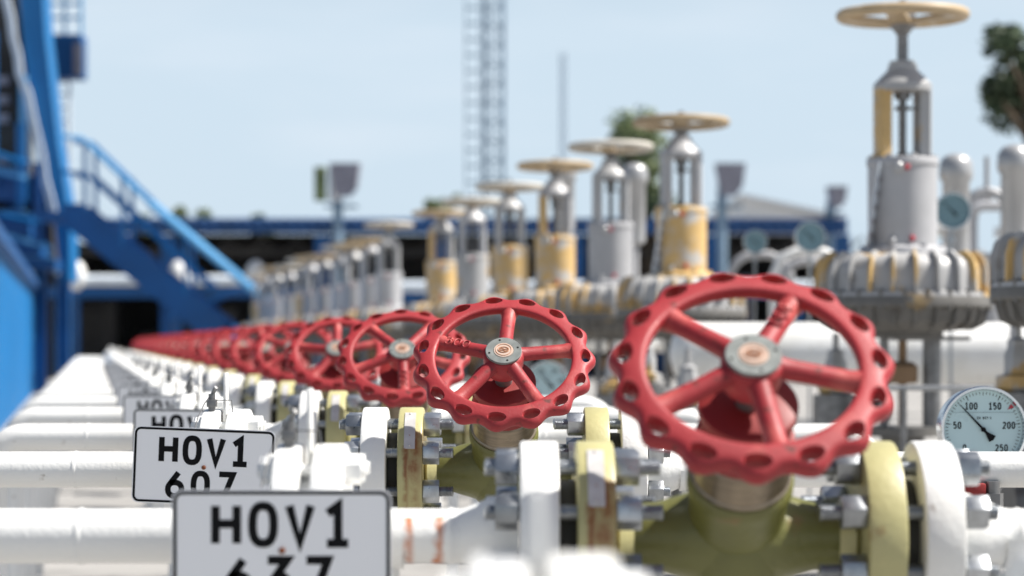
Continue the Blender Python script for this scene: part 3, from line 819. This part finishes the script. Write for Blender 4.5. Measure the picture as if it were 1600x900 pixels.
# arch-shaped instrument (pale yoke) right of the tall actuator
p = P(1542, 380, 10.5)
t = thing('instrument_yoke', (p.x, p.y, 0), 'pale blurred arched yoke with thin top rod near the right edge', 'actuator')
mb = MB(); z0 = p.z - .05
for s_ in (-1, 1): mb.tube([(s_*.085, 0, z0), (s_*.085, 0, z0+.22)] + [(s_*.085*math.cos(R(a)), 0, z0+.22+.07*math.sin(R(a))) for a in (20, 45, 70, 88)], .022, 10)
put('arch', mb.mesh('arch', M['silver_p'], 40), t)
mb = MB(); mb.lathe([(.012, z0+.28), (.012, z0+.45)], seg=10); put('rod', mb.mesh('rod', M['silver_p'], 40), t)
mb = MB(); mb.lathe([(.05, 0), (.09, .1), (.09, z0-.1), (.13, z0-.08), (.13, z0)], seg=28); put('barrel', mb.mesh('barrel', M['silver_p'], 40), t)

# big white header pipe
def tubething(name, pts, r, material, lab, cat, seg=32, part=None):
    mb = MB(); mb.tube(pts, r, seg)
    return mb
p0 = P(1085, 553, 9.3); p1 = P(1950, 553, 9.3)
t = thing('header_pipe', (p0.x, p0.y, p0.z), 'thick white header pipe lying behind the nearest wheel and gauge', 'pipe')
mb = MB(); L_ = p1.x - p0.x; r = .128
mb.lathe([(.02, -.10), (.08, -.085), (.115, -.05), (r, 0), (r, L_)], AX, 40); put('pipe', mb.mesh('pipe', M['white'], 50), t)
for x in (.25, 1.55):
    mb = MB(); mb.box(x-.05, x+.05, -.08, .08, -p0.z, -.12); put('support', mb.mesh('support', M['silver_p'], 0), t)
# second header, further left and back
p0 = P(700, 520, 15.5); p1 = P(1080, 520, 15.5)
t = thing('header_pipe', (p0.x, p0.y, p0.z), 'distant white header pipe behind the second red wheel', 'pipe')
mb = MB(); mb.lathe([(.02, -.10), (.10, -.06), (.13, 0), (.13, p1.x-p0.x), (.1, p1.x-p0.x+.06), (.02, p1.x-p0.x+.1)], AX, 32); put('pipe', mb.mesh('pipe', M['white'], 50), t)
for x in (.25, 1.35):
    mb = MB(); mb.box(x-.05, x+.05, -.08, .08, -p0.z, -.12); put('support', mb.mesh('support', M['silver_p'], 0), t)

# small relief valves with pointed tops
def relief(px, py, d, lab, s=1.0):
    p = P(px, py, d)
    t = thing('relief_valve', (p.x, p.y, p.z), lab, 'valve', 'small dark relief valves')
    mb = MB(); mb.lathe([(.010*s, .075*s), (.010*s, .125*s)], seg=8)
    mb.lathe([(.045*s, -.06*s), (.055*s, -.05*s), (.055*s, -.02*s), (.034*s, -.015*s), (.034*s, .035*s), (.026*s, .05*s), (.026*s, .07*s), (.012*s, .078*s)], seg=6)
    put('cap', mb.mesh('cap', M['silver'], 30), t)
    mb = MB(); mb.lathe([(.05*s, -.16*s), (.07*s, -.15*s), (.07*s, -.062*s), (.05*s, -.06*s)], seg=20)
    mb.lathe([(.03*s, .03*s), (.03*s, .14*s), (.05*s, .14*s), (.05*s, .16*s)], T((0, 0, -.10*s)) @ AX, 16)
    put('body', mb.mesh('body', M['steel_dark'], 30), t)
    mb = MB(); mb.tube([(0, 0, -p.z), (0, 0, -.15*s)], .022*s, 12); put('post', mb.mesh('post', M['silver_p'], 30), t)
relief(1590, 575, 6.3, 'dark relief valve with pointed cap right above the gauge', 1.1)
relief(1306, 585, 7.6, 'dark relief valve seen through the right of the nearest red wheel', 1.1)
relief(1075, 610, 8.2, 'dark relief valve seen through the left of the nearest red wheel', 1.2)
relief(960, 590, 9.0, 'dark relief valve between the two nearest red wheels', 1.1)
relief(1010, 575, 8.0, 'dark relief valve left beside the nearest red wheel', 1.0)
def gooseneck(px, py, d, h_px, sgn, lab, mk='silver_p', rr=.028):
    p = P(px, py, d); t = thing('gooseneck_pipe', (p.x, d, 0), lab, 'pipe', 'pale bent pipes in the right background')
    mb = MB(); rb = .16; pts = [(0, 0, 0), (0, 0, p.z - rb)] + [(sgn*(rb - rb*math.cos(R(a))), 0, p.z - rb + rb*math.sin(R(a))) for a in (20, 45, 70, 90)]
    pts += [(sgn*(rb + .10), 0, p.z), (sgn*(rb+.20), 0, p.z - .04), (sgn*(rb+.24), 0, p.z - .14), (sgn*(rb+.24), 0, p.z - .5)]
    mb.tube(pts, rr, 12); put('pipe', mb.mesh('pipe', M[mk], 50), t)
    for z in (p.z - .35, p.z - .75):
        mb = MB(); mb.lathe([(.02, z-.03), (rr*2.4, z-.03), (rr*2.4, z-.006), (rr*2.4, z+.006), (rr*2.4, z+.03), (.02, z+.03)], seg=20); put('flange', mb.mesh('flange', M[mk], 35), t)
for i, (px, py, d, sg, mk, nm) in enumerate(((1520, 300, 12.5, 1, 'silver_p', 'pale bent pipe just right of the teal gauge on its post'), (1572, 268, 13.0, 1, 'white', 'white bent pipe left of the dome at the right edge'),
        (1498, 352, 11.0, -1, 'white', 'white bent pipe low behind the teal gauge on its post'), (1612, 322, 12.0, -1, 'silver_p', 'grey bent pipe cut by the right edge'),
        (1318, 392, 13.0, -1, 'white', 'white bent pipe between the dark shed and the grey actuator bell'), (1218, 408, 14.0, 1, 'silver_p', 'grey bent pipe between the two teal gauges before the shed'),
        (1140, 398, 15.0, 1, 'silver_p', 'grey bent pipe right beside the yellow actuator barrel'), (1010, 440, 13.5, 1, 'white', 'white bent pipe left beside the yellow actuator base'))):
    gooseneck(px, py, d, 0, sg, nm, mk)
# rusty wheel-shaped flange and hand lever under the big actuator
p = P(1415, 570, 7.0)
t = thing('instrument_tube', tuple(p), 'thin horizontal steel tube running behind the gauge', 'tube')
a, b = P(1385, 606, 7.0), P(1640, 607, 7.0)
mb = MB(); mb.tube([a - p, b - p], .0085, 10); put('tube', mb.mesh('tube', M['steel'], 40), t)
for q in (P(1412, 606, 7.0), P(1636, 606, 7.0)):
    mb = MB(); mb.tube([q - p, Vector((q.x-p.x, 0.0, -p.z))], .010, 10); put('leg', mb.mesh('leg', M['steel_dark'], 40), t)
# small red-handled ball valve under the second pipe at the right edge
p = P(1540, 752, 3.80)
t = thing('ball_valve', tuple(p), 'small dark-red handled ball valve hanging under the right pipe', 'valve')
mb = MB(); mb.lathe([(.012, -.07), (.012, .0)], T((.012, 0, 0)), 12); mb.lathe([(.018, -.045), (.018, -.02)], T((.012, 0, 0)), 6); put('body', mb.mesh('body', M['steel_dark'], 30), t)
mb = MB(); mb.box(-.035, -.001, -.012, .012, -.024, -.003, bev=.003); put('handle', mb.mesh('handle', M['red_dark'], 30), t)

# ------------------------------------------------------------------ far shed with navy roof
DS = 60.0
def X(px, d): return (px-800)/FP*d
def Z(py, d): return HC + (VY-py)/FP*d
t = thing('open_shed', (X(700, DS), DS, 0), 'long open shed with navy corrugated roof across the background', 'shed')
ox, oy = X(700, DS), DS
mb = MB(); x0, x1 = X(60, DS)-ox, X(1322, DS)-ox
n = 150; zt, zb = Z(344, DS), Z(366, DS)
vs = []; fs = []
for i in range(n+1):
    x = x0 + (x1-x0)*i/n; h = .05*math.cos(i*PI)
    vs += [(x, -.3 + h, zb), (x, -.3, zt + h*.8), (x, 9, zt + .5 + h*.8), (x, 9, zb+.5)]
for i in range(n):
    A = i*4; B = A+4; fs += [(A, B, B+1, A+1), (A+1, B+1, B+2, A+2), (A, A+3, B+3, B), (A+2, B+2, B+3, A+3)]
mb.add(vs, fs); put('roof', mb.mesh('roof', M['navy'], 0), t)
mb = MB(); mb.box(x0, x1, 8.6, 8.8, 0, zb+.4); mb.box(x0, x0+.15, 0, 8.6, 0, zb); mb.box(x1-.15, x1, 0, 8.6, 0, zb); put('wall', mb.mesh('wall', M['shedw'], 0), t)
for px in (265, 505, 690, 900, 1110, 1315):
    mb = MB(); xx = X(px, DS)-ox; mb.box(xx-.22, xx+.22, -.1, .3, 0, zb-.02); mb.box(xx-.35, xx+.35, -.2, .4, 0, .12); put('pillar', mb.mesh('pillar', M['blue_d'], 0), t)
for py0, py1, key in ((385, 398, 'shedw'), (449, 466, 'blue_d')):
    mb = MB(); mb.box(x0+.2, x1-.2, -.35 if key == 'blue_d' else 1.0, -.12 if key == 'blue_d' else 1.3, Z(py1, DS), Z(py0, DS)); put('beam', mb.mesh('beam', M[key], 0), t)
mb = MB()
for i in range(24):
    xx = x0 + .5 + (x1-x0-1)*i/23; mb.tube([(xx, .5, zb-.05), (xx+.5, .5, Z(400, DS)), (xx+1.0, .5, zb-.05)], .04, 6)
put('truss', mb.mesh('truss', M['shedw'], 0), t)
# white pipe along the shed front with valves
t = thing('shed_pipe', (X(250, 58), 58, Z(438, 58)), 'horizontal pale pipe before the dark shed, left side', 'pipe')
mb = MB(); mb.tube([(X(96, 58)-X(250, 58), 0, 0), (X(405, 58)-X(250, 58), 0, 0)], .14, 14); put('pipe', mb.mesh('pipe', M['pale'], 40), t)
for px in (120, 280, 400):
    mb = MB(); xx = X(px, 58)-X(250, 58); mb.sphere((xx, -.1, .12), .26, 16, (1, 1, 1.5)); put('valve_head', mb.mesh('valve_head', M['white'], 40), t)
    mb = MB(); mb.tube([(xx, 0, -Z(438, 58)), (xx, 0, -.1)], .08, 8); put('leg', mb.mesh('leg', M['blue_d'], 40), t)
t = thing('shed_pipe', (X(850, 57), 57, Z(448, 57)), 'horizontal pale pipe before the dark shed, right half', 'pipe')
mb = MB(); mb.tube([(X(600, 57)-X(850, 57), 0, 0), (X(1290, 57)-X(850, 57), 0, 0)], .15, 14); put('pipe', mb.mesh('pipe', M['pale'], 40), t)
for px in (640, 1010, 1250):
    mb = MB(); xx = X(px, 57)-X(850, 57); mb.tube([(xx, 0, -Z(448, 57)), (xx, 0, -.1)], .08, 8); put('leg', mb.mesh('leg', M['blue_d'], 40), t)
# equipment stored inside the shed
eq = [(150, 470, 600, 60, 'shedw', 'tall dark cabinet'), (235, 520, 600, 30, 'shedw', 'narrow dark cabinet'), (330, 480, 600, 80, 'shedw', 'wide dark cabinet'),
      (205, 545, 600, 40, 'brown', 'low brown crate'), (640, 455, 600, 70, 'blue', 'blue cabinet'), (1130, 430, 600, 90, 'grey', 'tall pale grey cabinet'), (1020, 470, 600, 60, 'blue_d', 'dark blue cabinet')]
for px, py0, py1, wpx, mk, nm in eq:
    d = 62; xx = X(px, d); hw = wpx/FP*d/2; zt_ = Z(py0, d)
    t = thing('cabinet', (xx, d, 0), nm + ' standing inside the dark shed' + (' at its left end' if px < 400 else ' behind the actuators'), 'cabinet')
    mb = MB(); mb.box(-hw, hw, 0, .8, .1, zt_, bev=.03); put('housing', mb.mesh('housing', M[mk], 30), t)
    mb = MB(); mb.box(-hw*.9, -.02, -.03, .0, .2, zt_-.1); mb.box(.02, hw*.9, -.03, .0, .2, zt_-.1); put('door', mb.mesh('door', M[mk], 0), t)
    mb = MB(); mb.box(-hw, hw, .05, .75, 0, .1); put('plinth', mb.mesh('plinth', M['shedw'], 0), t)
# loudspeaker / lamp clusters over the shed roof
def cluster(px, py, w_, h_, d, lab, cyl=False):
    t = thing('floodlight_pole', (X(px, d), d, 0), lab, 'floodlight')
    zt_ = Z(py, d); hw = w_/FP*d/2; hh = h_/FP*d/2
    mb = MB(); mb.tube([(0, 0, 0), (0, 0, zt_)], .13, 10); put('pole', mb.mesh('pole', M['mast'], 40), t)
    mb = MB(); mb.prism([(-hw, hh), (hw, hh), (hw*.8, -hh*.4), (hw*.35, -hh), (-hw*.6, -hh)], -.3, .3, T((hw*.5, -.2, zt_+hh*.4))); put('housing', mb.mesh('housing', M['grey'], 0), t)
    mb = MB(); mb.box(-hw*.8, hw*1.3, -.35, .2, zt_-hh*1.3, zt_-hh*1.15); put('crossarm', mb.mesh('crossarm', M['mast'], 0), t)
    if cyl:
        mb = MB(); mb.tube([(-hw*1.1, -.2, zt_-hh*.9), (-hw*1.1, -.2, zt_+hh*1.2)], .16, 12); put('lamp', mb.mesh('lamp', M['leaf_y'], 40), t)
        mb = MB(); mb.tube([(-hw*.9+.3, -.22, zt_-hh*.9), (-hw*.9+.3, -.22, zt_+hh*1.1)], .16, 12); put('lamp', mb.mesh('lamp', M['wroof'], 40), t)
cluster(528, 292, 48, 50, 58, 'floodlight cluster with green lamp above the shed, left of the mast', True)
cluster(1128, 292, 46, 50, 58, 'grey floodlight cluster above the shed, right of the yellow actuator')
cluster(1298, 315, 30, 32, 60, 'small grey floodlight above the right end of the shed')

# white far building roof
DR = 85.0
for (xa, ya, xb, yb, lab) in ((1158, 302, 1318, 336, 'pale white roof slope over the right end of the navy shed'),):
    ox = X(xa, DR); t = thing('white_hall', (ox, DR, 0), lab, 'building')
    mb = MB(); mb.prism([(0, Z(ya, DR)), (X(xb, DR)-ox, Z(yb, DR)), (X(xb, DR)-ox, Z(yb+7, DR)), (0, Z(ya+7, DR))], 0, 14); put('roof', mb.mesh('roof', M['wroof'], 0), t)
    mb = MB(); mb.prism([(.2, 0), (X(xb, DR)-ox-.2, 0), (X(xb, DR)-ox-.2, Z(yb+9, DR)), (.2, Z(ya+9, DR))], .3, 13); put('wall', mb.mesh('wall', M['wroof'], 0), t)

# ------------------------------------------------------------------ lattice mast
DM = 75.0
def lattice(px0, px1, d, ztop, lab, r, rung=None, mat_='mast'):
    cx = X((px0+px1)/2, d); hw = (px1-px0)/FP*d/2
    t = thing('lattice_mast', (cx, d, 0), lab, 'mast')
    cs = [(-hw, -hw), (hw, -hw), (hw, hw), (-hw, hw)]
    for a in cs:
        mb = MB(); mb.tube([(a[0], a[1], 0), (a[0], a[1], ztop)], r, 8); put('leg', mb.mesh('leg', M[mat_], 40), t)
    mb = MB(); z = 0; st = hw*2.0; k = 0
    while z < ztop - st:
        for i in range(4):
            a, b = cs[i], cs[(i+1) % 4]
            if k % 2: a, b = b, a
            mb.tube([(a[0], a[1], z), (b[0], b[1], z+st)], r*.42, 5)
            mb.tube([(a[0], a[1], z), (b[0], b[1], z)], r*.42, 5)
        z += st; k += 1
    put('bracing', mb.mesh('bracing', M[mat_], 0), t)
    if rung:
        mb = MB(); xa = X(rung[0], d)-cx; xb = X(rung[1], d)-cx; z = 1.0
        mb.tube([(xa, -hw, .5), (xa, -hw, ztop)], .02, 5); mb.tube([(xb, -hw, .5), (xb, -hw, ztop)], .02, 5)
        while z < ztop:
            mb.box(xa, xb, -hw-.03, -hw+.03, z, z+.055); z += .52
        put('ladder', mb.mesh('ladder', M[mat_], 0), t)
lattice(757, 787, DM, 14.5, 'tall blue-grey lattice mast with ladder rising out of the frame', .056, (728, 750))
lattice(876, 884, 130, 17.6, 'faint thin lattice mast on the horizon right of the tall one', .035, None, 'mast_far')

# ------------------------------------------------------------------ left blue building
def fac(d, off=0): return -.825 - .191*d - off
t = thing('blue_hall', (fac(24), 24, 0), 'bright blue corrugated hall wall at the left edge', 'building')
o = Vector((fac(24), 24, 0)); mb = MB()
n = 240; vs = []; fs = []; zt_ = 1.95
for i in range(n+1):
    d = 20 + (52-20)*i/n; u = (i % 4 in (1, 2))*.06
    x = fac(d, -u + .06) - o.x
    vs += [(x, d-24, 0), (x, d-24, zt_)]
for i in range(n): fs.append((2*i, 2*i+2, 2*i+3, 2*i+1))
xa, xb = fac(20)-o.x, fac(52)-o.x
mb.add(vs, fs); mb.add([(xb, 28, 0), (xb-6, 28, 0), (xb-6, 28, zt_), (xb, 28, zt_)], [(0, 1, 2, 3)])
put('wall', mb.mesh('wall', M['blue'], 0), t)
mb = MB()
mb.add([(xa+.1, -4, zt_), (xb+.1, 28.1, zt_), (xb-6, 28.1, zt_), (xa-6, -4, zt_), (xa+.1, -4, zt_+.12), (xb+.1, 28.1, zt_+.12), (xb-6, 28.1, zt_+.12), (xa-6, -4, zt_+.12)],
       [(0, 1, 2, 3), (4, 5, 6, 7), (0, 1, 5, 4), (1, 2, 6, 5), (2, 3, 7, 6), (3, 0, 4, 7)]); put('roof', mb.mesh('roof', M['blue_d'], 0), t)
# process platform structure above and behind
DB = 43.0
t = thing('blue_platform', (X(40, DB), DB, 0), 'blue steel process structure with stacked decks in the upper left', 'structure')
ox = X(40, DB)
def XX(px): return X(px, DB) - ox
def ZZ(py): return Z(py, DB)
mb = MB(); mb.prism([(XX(28), ZZ(-60)), (XX(66), ZZ(-60)), (XX(74), ZZ(60)), (XX(92), ZZ(220)), (XX(112), ZZ(345)), (XX(112), ZZ(440)), (XX(98), ZZ(440)), (XX(86), ZZ(330)), (XX(58), ZZ(175)), (XX(42), ZZ(90))], -.2, .6)
put('girder', mb.mesh('girder', M['blue'], 0), t)
mb = MB()
poly = []; pth = [(12, -30), (27, 30), (30, 60), (38, 90), (40, 115), (54, 150), (62, 190), (74, 240), (80, 280), (88, 310), (96, 345)]
for i, (a, b) in enumerate(pth): poly.append((XX(a), ZZ(b)))
back = [(XX(a-10), ZZ(b+4)) for a, b in reversed(pth)]
mb.prism(back[::-1][::-1] + [p_ for p_ in poly], -.35, -.22) if False else mb.prism(poly + back, -.35, -.22)
put('pale_edge_trim', mb.mesh('pale_edge_trim', M['pale'], 0), t)
mb = MB(); mb.box(XX(36), XX(47), -.34, -.2, ZZ(270), ZZ(120)); put('post', mb.mesh('post', M['blue_l'], 0), t)
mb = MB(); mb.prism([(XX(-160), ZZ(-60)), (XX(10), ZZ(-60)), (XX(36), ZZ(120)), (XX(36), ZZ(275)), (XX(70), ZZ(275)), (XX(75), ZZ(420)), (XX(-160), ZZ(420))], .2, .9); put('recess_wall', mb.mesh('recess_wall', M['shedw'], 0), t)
for py in (126, 156, 185, 250):
    mb = MB(); mb.box(XX(-20), XX(14), -.05, .05, ZZ(py+7), ZZ(py-7)); put('vent_slat', mb.mesh('vent_slat', M['grey'], 0), t)
for i, (a, b, c, dd) in enumerate(((-60, 48, 272, 318), (-60, 62, 338, 372), (-30, 78, 380, 402), (40, 100, 408, 424))):
    mb = MB(); mb.box(XX(a), XX(b), -.9, .3, ZZ(dd), ZZ(c)); mb.box(XX(a), XX(b)+.02, -.98, -.9, ZZ(c)-.16, ZZ(c)+.03); put('deck', mb.mesh('deck', M['blue_d'] , 0), t)
    mb = MB(); mb.box(XX(a)+.02, XX(b)-.12, -.93, -.4, ZZ(c)+.031, ZZ(c)+.06); put('deck_grating', mb.mesh('deck_grating', M['blue_l'], 0), t)
for px in (20, 62, 98):
    mb = MB(); mb.box(XX(px)-.12, XX(px)+.12, .0, .24 - .04, 0, ZZ(430 if px > 90 else 275)); put('column', mb.mesh('column', M['blue_d'], 0), t)
for i, (px, y0, y1, mk) in enumerate(((8, 60, 300, 'blue'), (50, 200, 330, 'blue'), (76, 260, 400, 'blue_d'), (-8, 300, 400, 'blue'))):
    mb = MB(); mb.box(XX(px)-.07, XX(px)+.07, -1.05, -.99, ZZ(y1), ZZ(y0)); put('stanchion', mb.mesh('stanchion', M[mk], 0), t)
for i, (xa, ya, xb, yb) in enumerate(((-30, 232, 62, 262), (-30, 262, 60, 285), (-30, 330, 80, 352), (30, 372, 98, 392))):
    mb = MB(); mb.tube([(XX(xa), -1.02, ZZ(ya)), (XX(xb), -1.02, ZZ(yb))], .05, 8); put('guard_rail', mb.mesh('guard_rail', M['blue_l' if i % 2 else 'blue'], 0), t)
# caged box high on a pale ladder
DL = 46.0
t = thing('ladder_cage', (X(108, DL), DL, 0), 'blue caged ladder box high up beside the blue girder', 'ladder')
ox = X(108, DL); xa = X(80, DL)-ox; xb = X(132, DL)-ox
mb = MB(); mb.box(xa, xb, -.3, .3, Z(124, DL), Z(56, DL), bev=.03); put('box', mb.mesh('box', M['blue_d'], 0), t)
mb = MB(); mb.box(X(120, DL)-ox, xb+.03, -.35, -.3, Z(120, DL), Z(70, DL)); put('panel', mb.mesh('panel', M['grey'], 0), t)
mb = MB()
for px in (72, 104, 130): mb.tube([(X(px, DL)-ox, -.2, Z(56, DL)), (X(px, DL)-ox, -.2, Z(-60, DL))], .035, 6)
for py in (8, 30, -20): mb.tube([(xa-.1, -.2, Z(py, DL)), (xb, -.2, Z(py, DL))], .03, 6)
put('railing', mb.mesh('railing', M['blue_l'], 40), t)
mb = MB()
for px in (90, 108): mb.tube([(X(px, DL)-ox, 0, 0), (X(px, DL)-ox, 0, Z(124, DL))], .04, 6)
for i in range(24): mb.tube([(X(90, DL)-ox, 0, .3+i*.27), (X(108, DL)-ox, 0, .3+i*.27)], .02, 5)
put('ladder', mb.mesh('ladder', M['pale'], 40), t)
# stair
DT = 41.0
t = thing('steel_stair', (X(230, DT), DT, 0), 'blue steel staircase descending to the right with handrails', 'stairs')
ox = X(230, DT)
def sx(px): return X(px, DT) - ox
def sz(py): return Z(py, DT)
for y0 in (-.05, .95):
    mb = MB(); mb.prism([(sx(100), sz(318)), (sx(128), sz(318)), (sx(362), sz(508)), (sx(362), sz(536)), (sx(322), sz(530)), (sx(100), sz(352))], y0, y0+.1); put('stringer', mb.mesh('stringer', M['blue_d'], 0), t)
n = 11
for i in range(n):
    u = (i+.5)/n; mb = MB(); xx = sx(112 + 236*u); zz = sz(330 + 190*u); mb.box(xx-.13, xx+.13, .052, .948, zz, zz+.04); put('tread', mb.mesh('tread', M['blue_d'], 0), t)
mb = MB(); mb.prism([(sx(352), sz(508)), (sx(362), sz(508)), (sx(362), 0), (sx(345), 0)], -.05, 1.05)
put('foot_post', mb.mesh('foot_post', M['blue_d'], 0), t)
for y0, m_ in ((-.02, 'blue_l'), (1.02, 'blue')):
    mb = MB(); mb.tube([(sx(98), y0, sz(213)), (sx(128), y0, sz(216)), (sx(235), y0, sz(318))], .04, 8); mb.tube([(sx(235), y0, sz(318)), (sx(425), y0, sz(478))], .075 if y0 < 0 else .04, 8); put('handrail', mb.mesh('handrail', M[m_], 40), t)
    mb = MB(); mb.tube([(sx(98), y0, sz(268)), (sx(135), y0, sz(272)), (sx(250), y0, sz(375)), (sx(330), y0, sz(450))], .035, 8); put('mid_rail', mb.mesh('mid_rail', M['blue'], 40), t)
    for px, a, b in ((133, 218, 330), (192, 272, 385), (290, 365, 462), (400, 456, 560)):
        mb = MB(); mb.tube([(sx(px), y0, sz(a)), (sx(px), y0, sz(b))], .04, 8); put('baluster', mb.mesh('baluster', M['blue'], 40), t)
mb = MB(); mb.box(sx(60), sx(118), -.1, 1.1, sz(345), sz(330)); put('landing', mb.mesh('landing', M['blue_d'], 0), t)
mb = MB()
for px in (255, 395): mb.box(sx(px)-.1, sx(px)+.1, .3, .5, 0, sz(440 if px == 255 else 500))
mb.tube([(sx(265), .4, sz(500)), (sx(395), .4, sz(440))], .05, 6)
put('brace', mb.mesh('brace', M['blue_d'], 0), t)

# ------------------------------------------------------------------ trees
def tree(px, py_c, d, rx, rz, lab, leafm, n=2600, lsz=.16, seed=1, lobes=9):
    rnd = random.Random(seed)
    c = P(px, py_c, d)
    t = thing('tree', (c.x, d, 0), lab, 'tree')
    mb = MB(); pts = [(0, 0, 0), (.1, 0, c.z*.4), (0, .1, c.z*.75), (.05, 0, c.z)]
    mb.tube(pts, [.22, .17, .12, .07], 10)
    L = []
    for i in range(lobes):
        a = rnd.uniform(0, 2*PI); rr = rnd.uniform(.25, .8); zz = rnd.uniform(-.75, .8)
        q = Vector((rx*rr*math.cos(a)*math.sqrt(1-zz*zz*.6), rx*.8*rr*math.sin(a), c.z + rz*zz)); L.append((q, rnd.uniform(.25, .5)*min(rx, rz)))
        mb.tube([(0, 0, c.z*rnd.uniform(.5, .8)), q*.5 + Vector((0, 0, c.z*.35)), q], [.09, .05, .02], 6)
    put('trunk', mb.mesh('trunk', M['bark'], 50), t)
    mb = MB(); vs = []; fs = []
    for i in range(n):
        q, r0 = L[rnd.randrange(len(L))]
        v = Vector((rnd.gauss(0, 1), rnd.gauss(0, 1), rnd.gauss(0, 1))); v.normalize(); p = q + v*r0*(rnd.random()**.45)*1.15
        u = Vector((rnd.gauss(0, 1), rnd.gauss(0, 1), rnd.gauss(0, .6))).normalized(); w_ = u.cross(Vector((rnd.gauss(0, 1), rnd.gauss(0, 1), rnd.gauss(0, 1)))).normalized()
        s_ = lsz*rnd.uniform(.6, 1.3); k = len(vs)
        vs += [p - u*s_, p + w_*s_*.5, p + u*s_, p - w_*s_*.5]; fs.append((k, k+1, k+2, k+3))
    mb.add(vs, fs); put('crown', mb.mesh('crown', leafm, 0, weld=False), t)
tree(988, 228, 62, .95, .90, 'green tree rising behind the yellow actuated valve', M['leaf_y'], 2900, .085, 3, 18)
tree(1012, 300, 61, .6, .9, 'lower green tree in the gap behind the yellow actuated valve', M['leaf_y'], 2200, .10, 5, 9)
tree(1652, 112, 27, 1.25, .55, 'dark pine bough reaching in at the top right corner', M['leaf_d'], 5200, .065, 8, 22)
tree(1625, 290, 30, .42, .42, 'small dark tree low at the right edge', M['leaf_d'], 2500, .07, 11, 9)
for i, (px, py, rx) in enumerate(((300, 352, 1.0), (215, 352, .8), (405, 360, .7), (690, 330, 1.0), (1430, 350, 1.2))):
    tree(px, py, 90, rx, .7, ['round green treetop behind the shed over the blue stair', 'low green treetop behind the upper part of the blue stair', 'low green treetop at the foot of the blue stair rail', 'green treetop behind the mast foot', 'green treetop behind the tall grey actuator'][i], M['leaf_y'], 1200, .12, 20+i, 7)

S.cycles.samples = 128 if hasattr(S, 'cycles') else 0
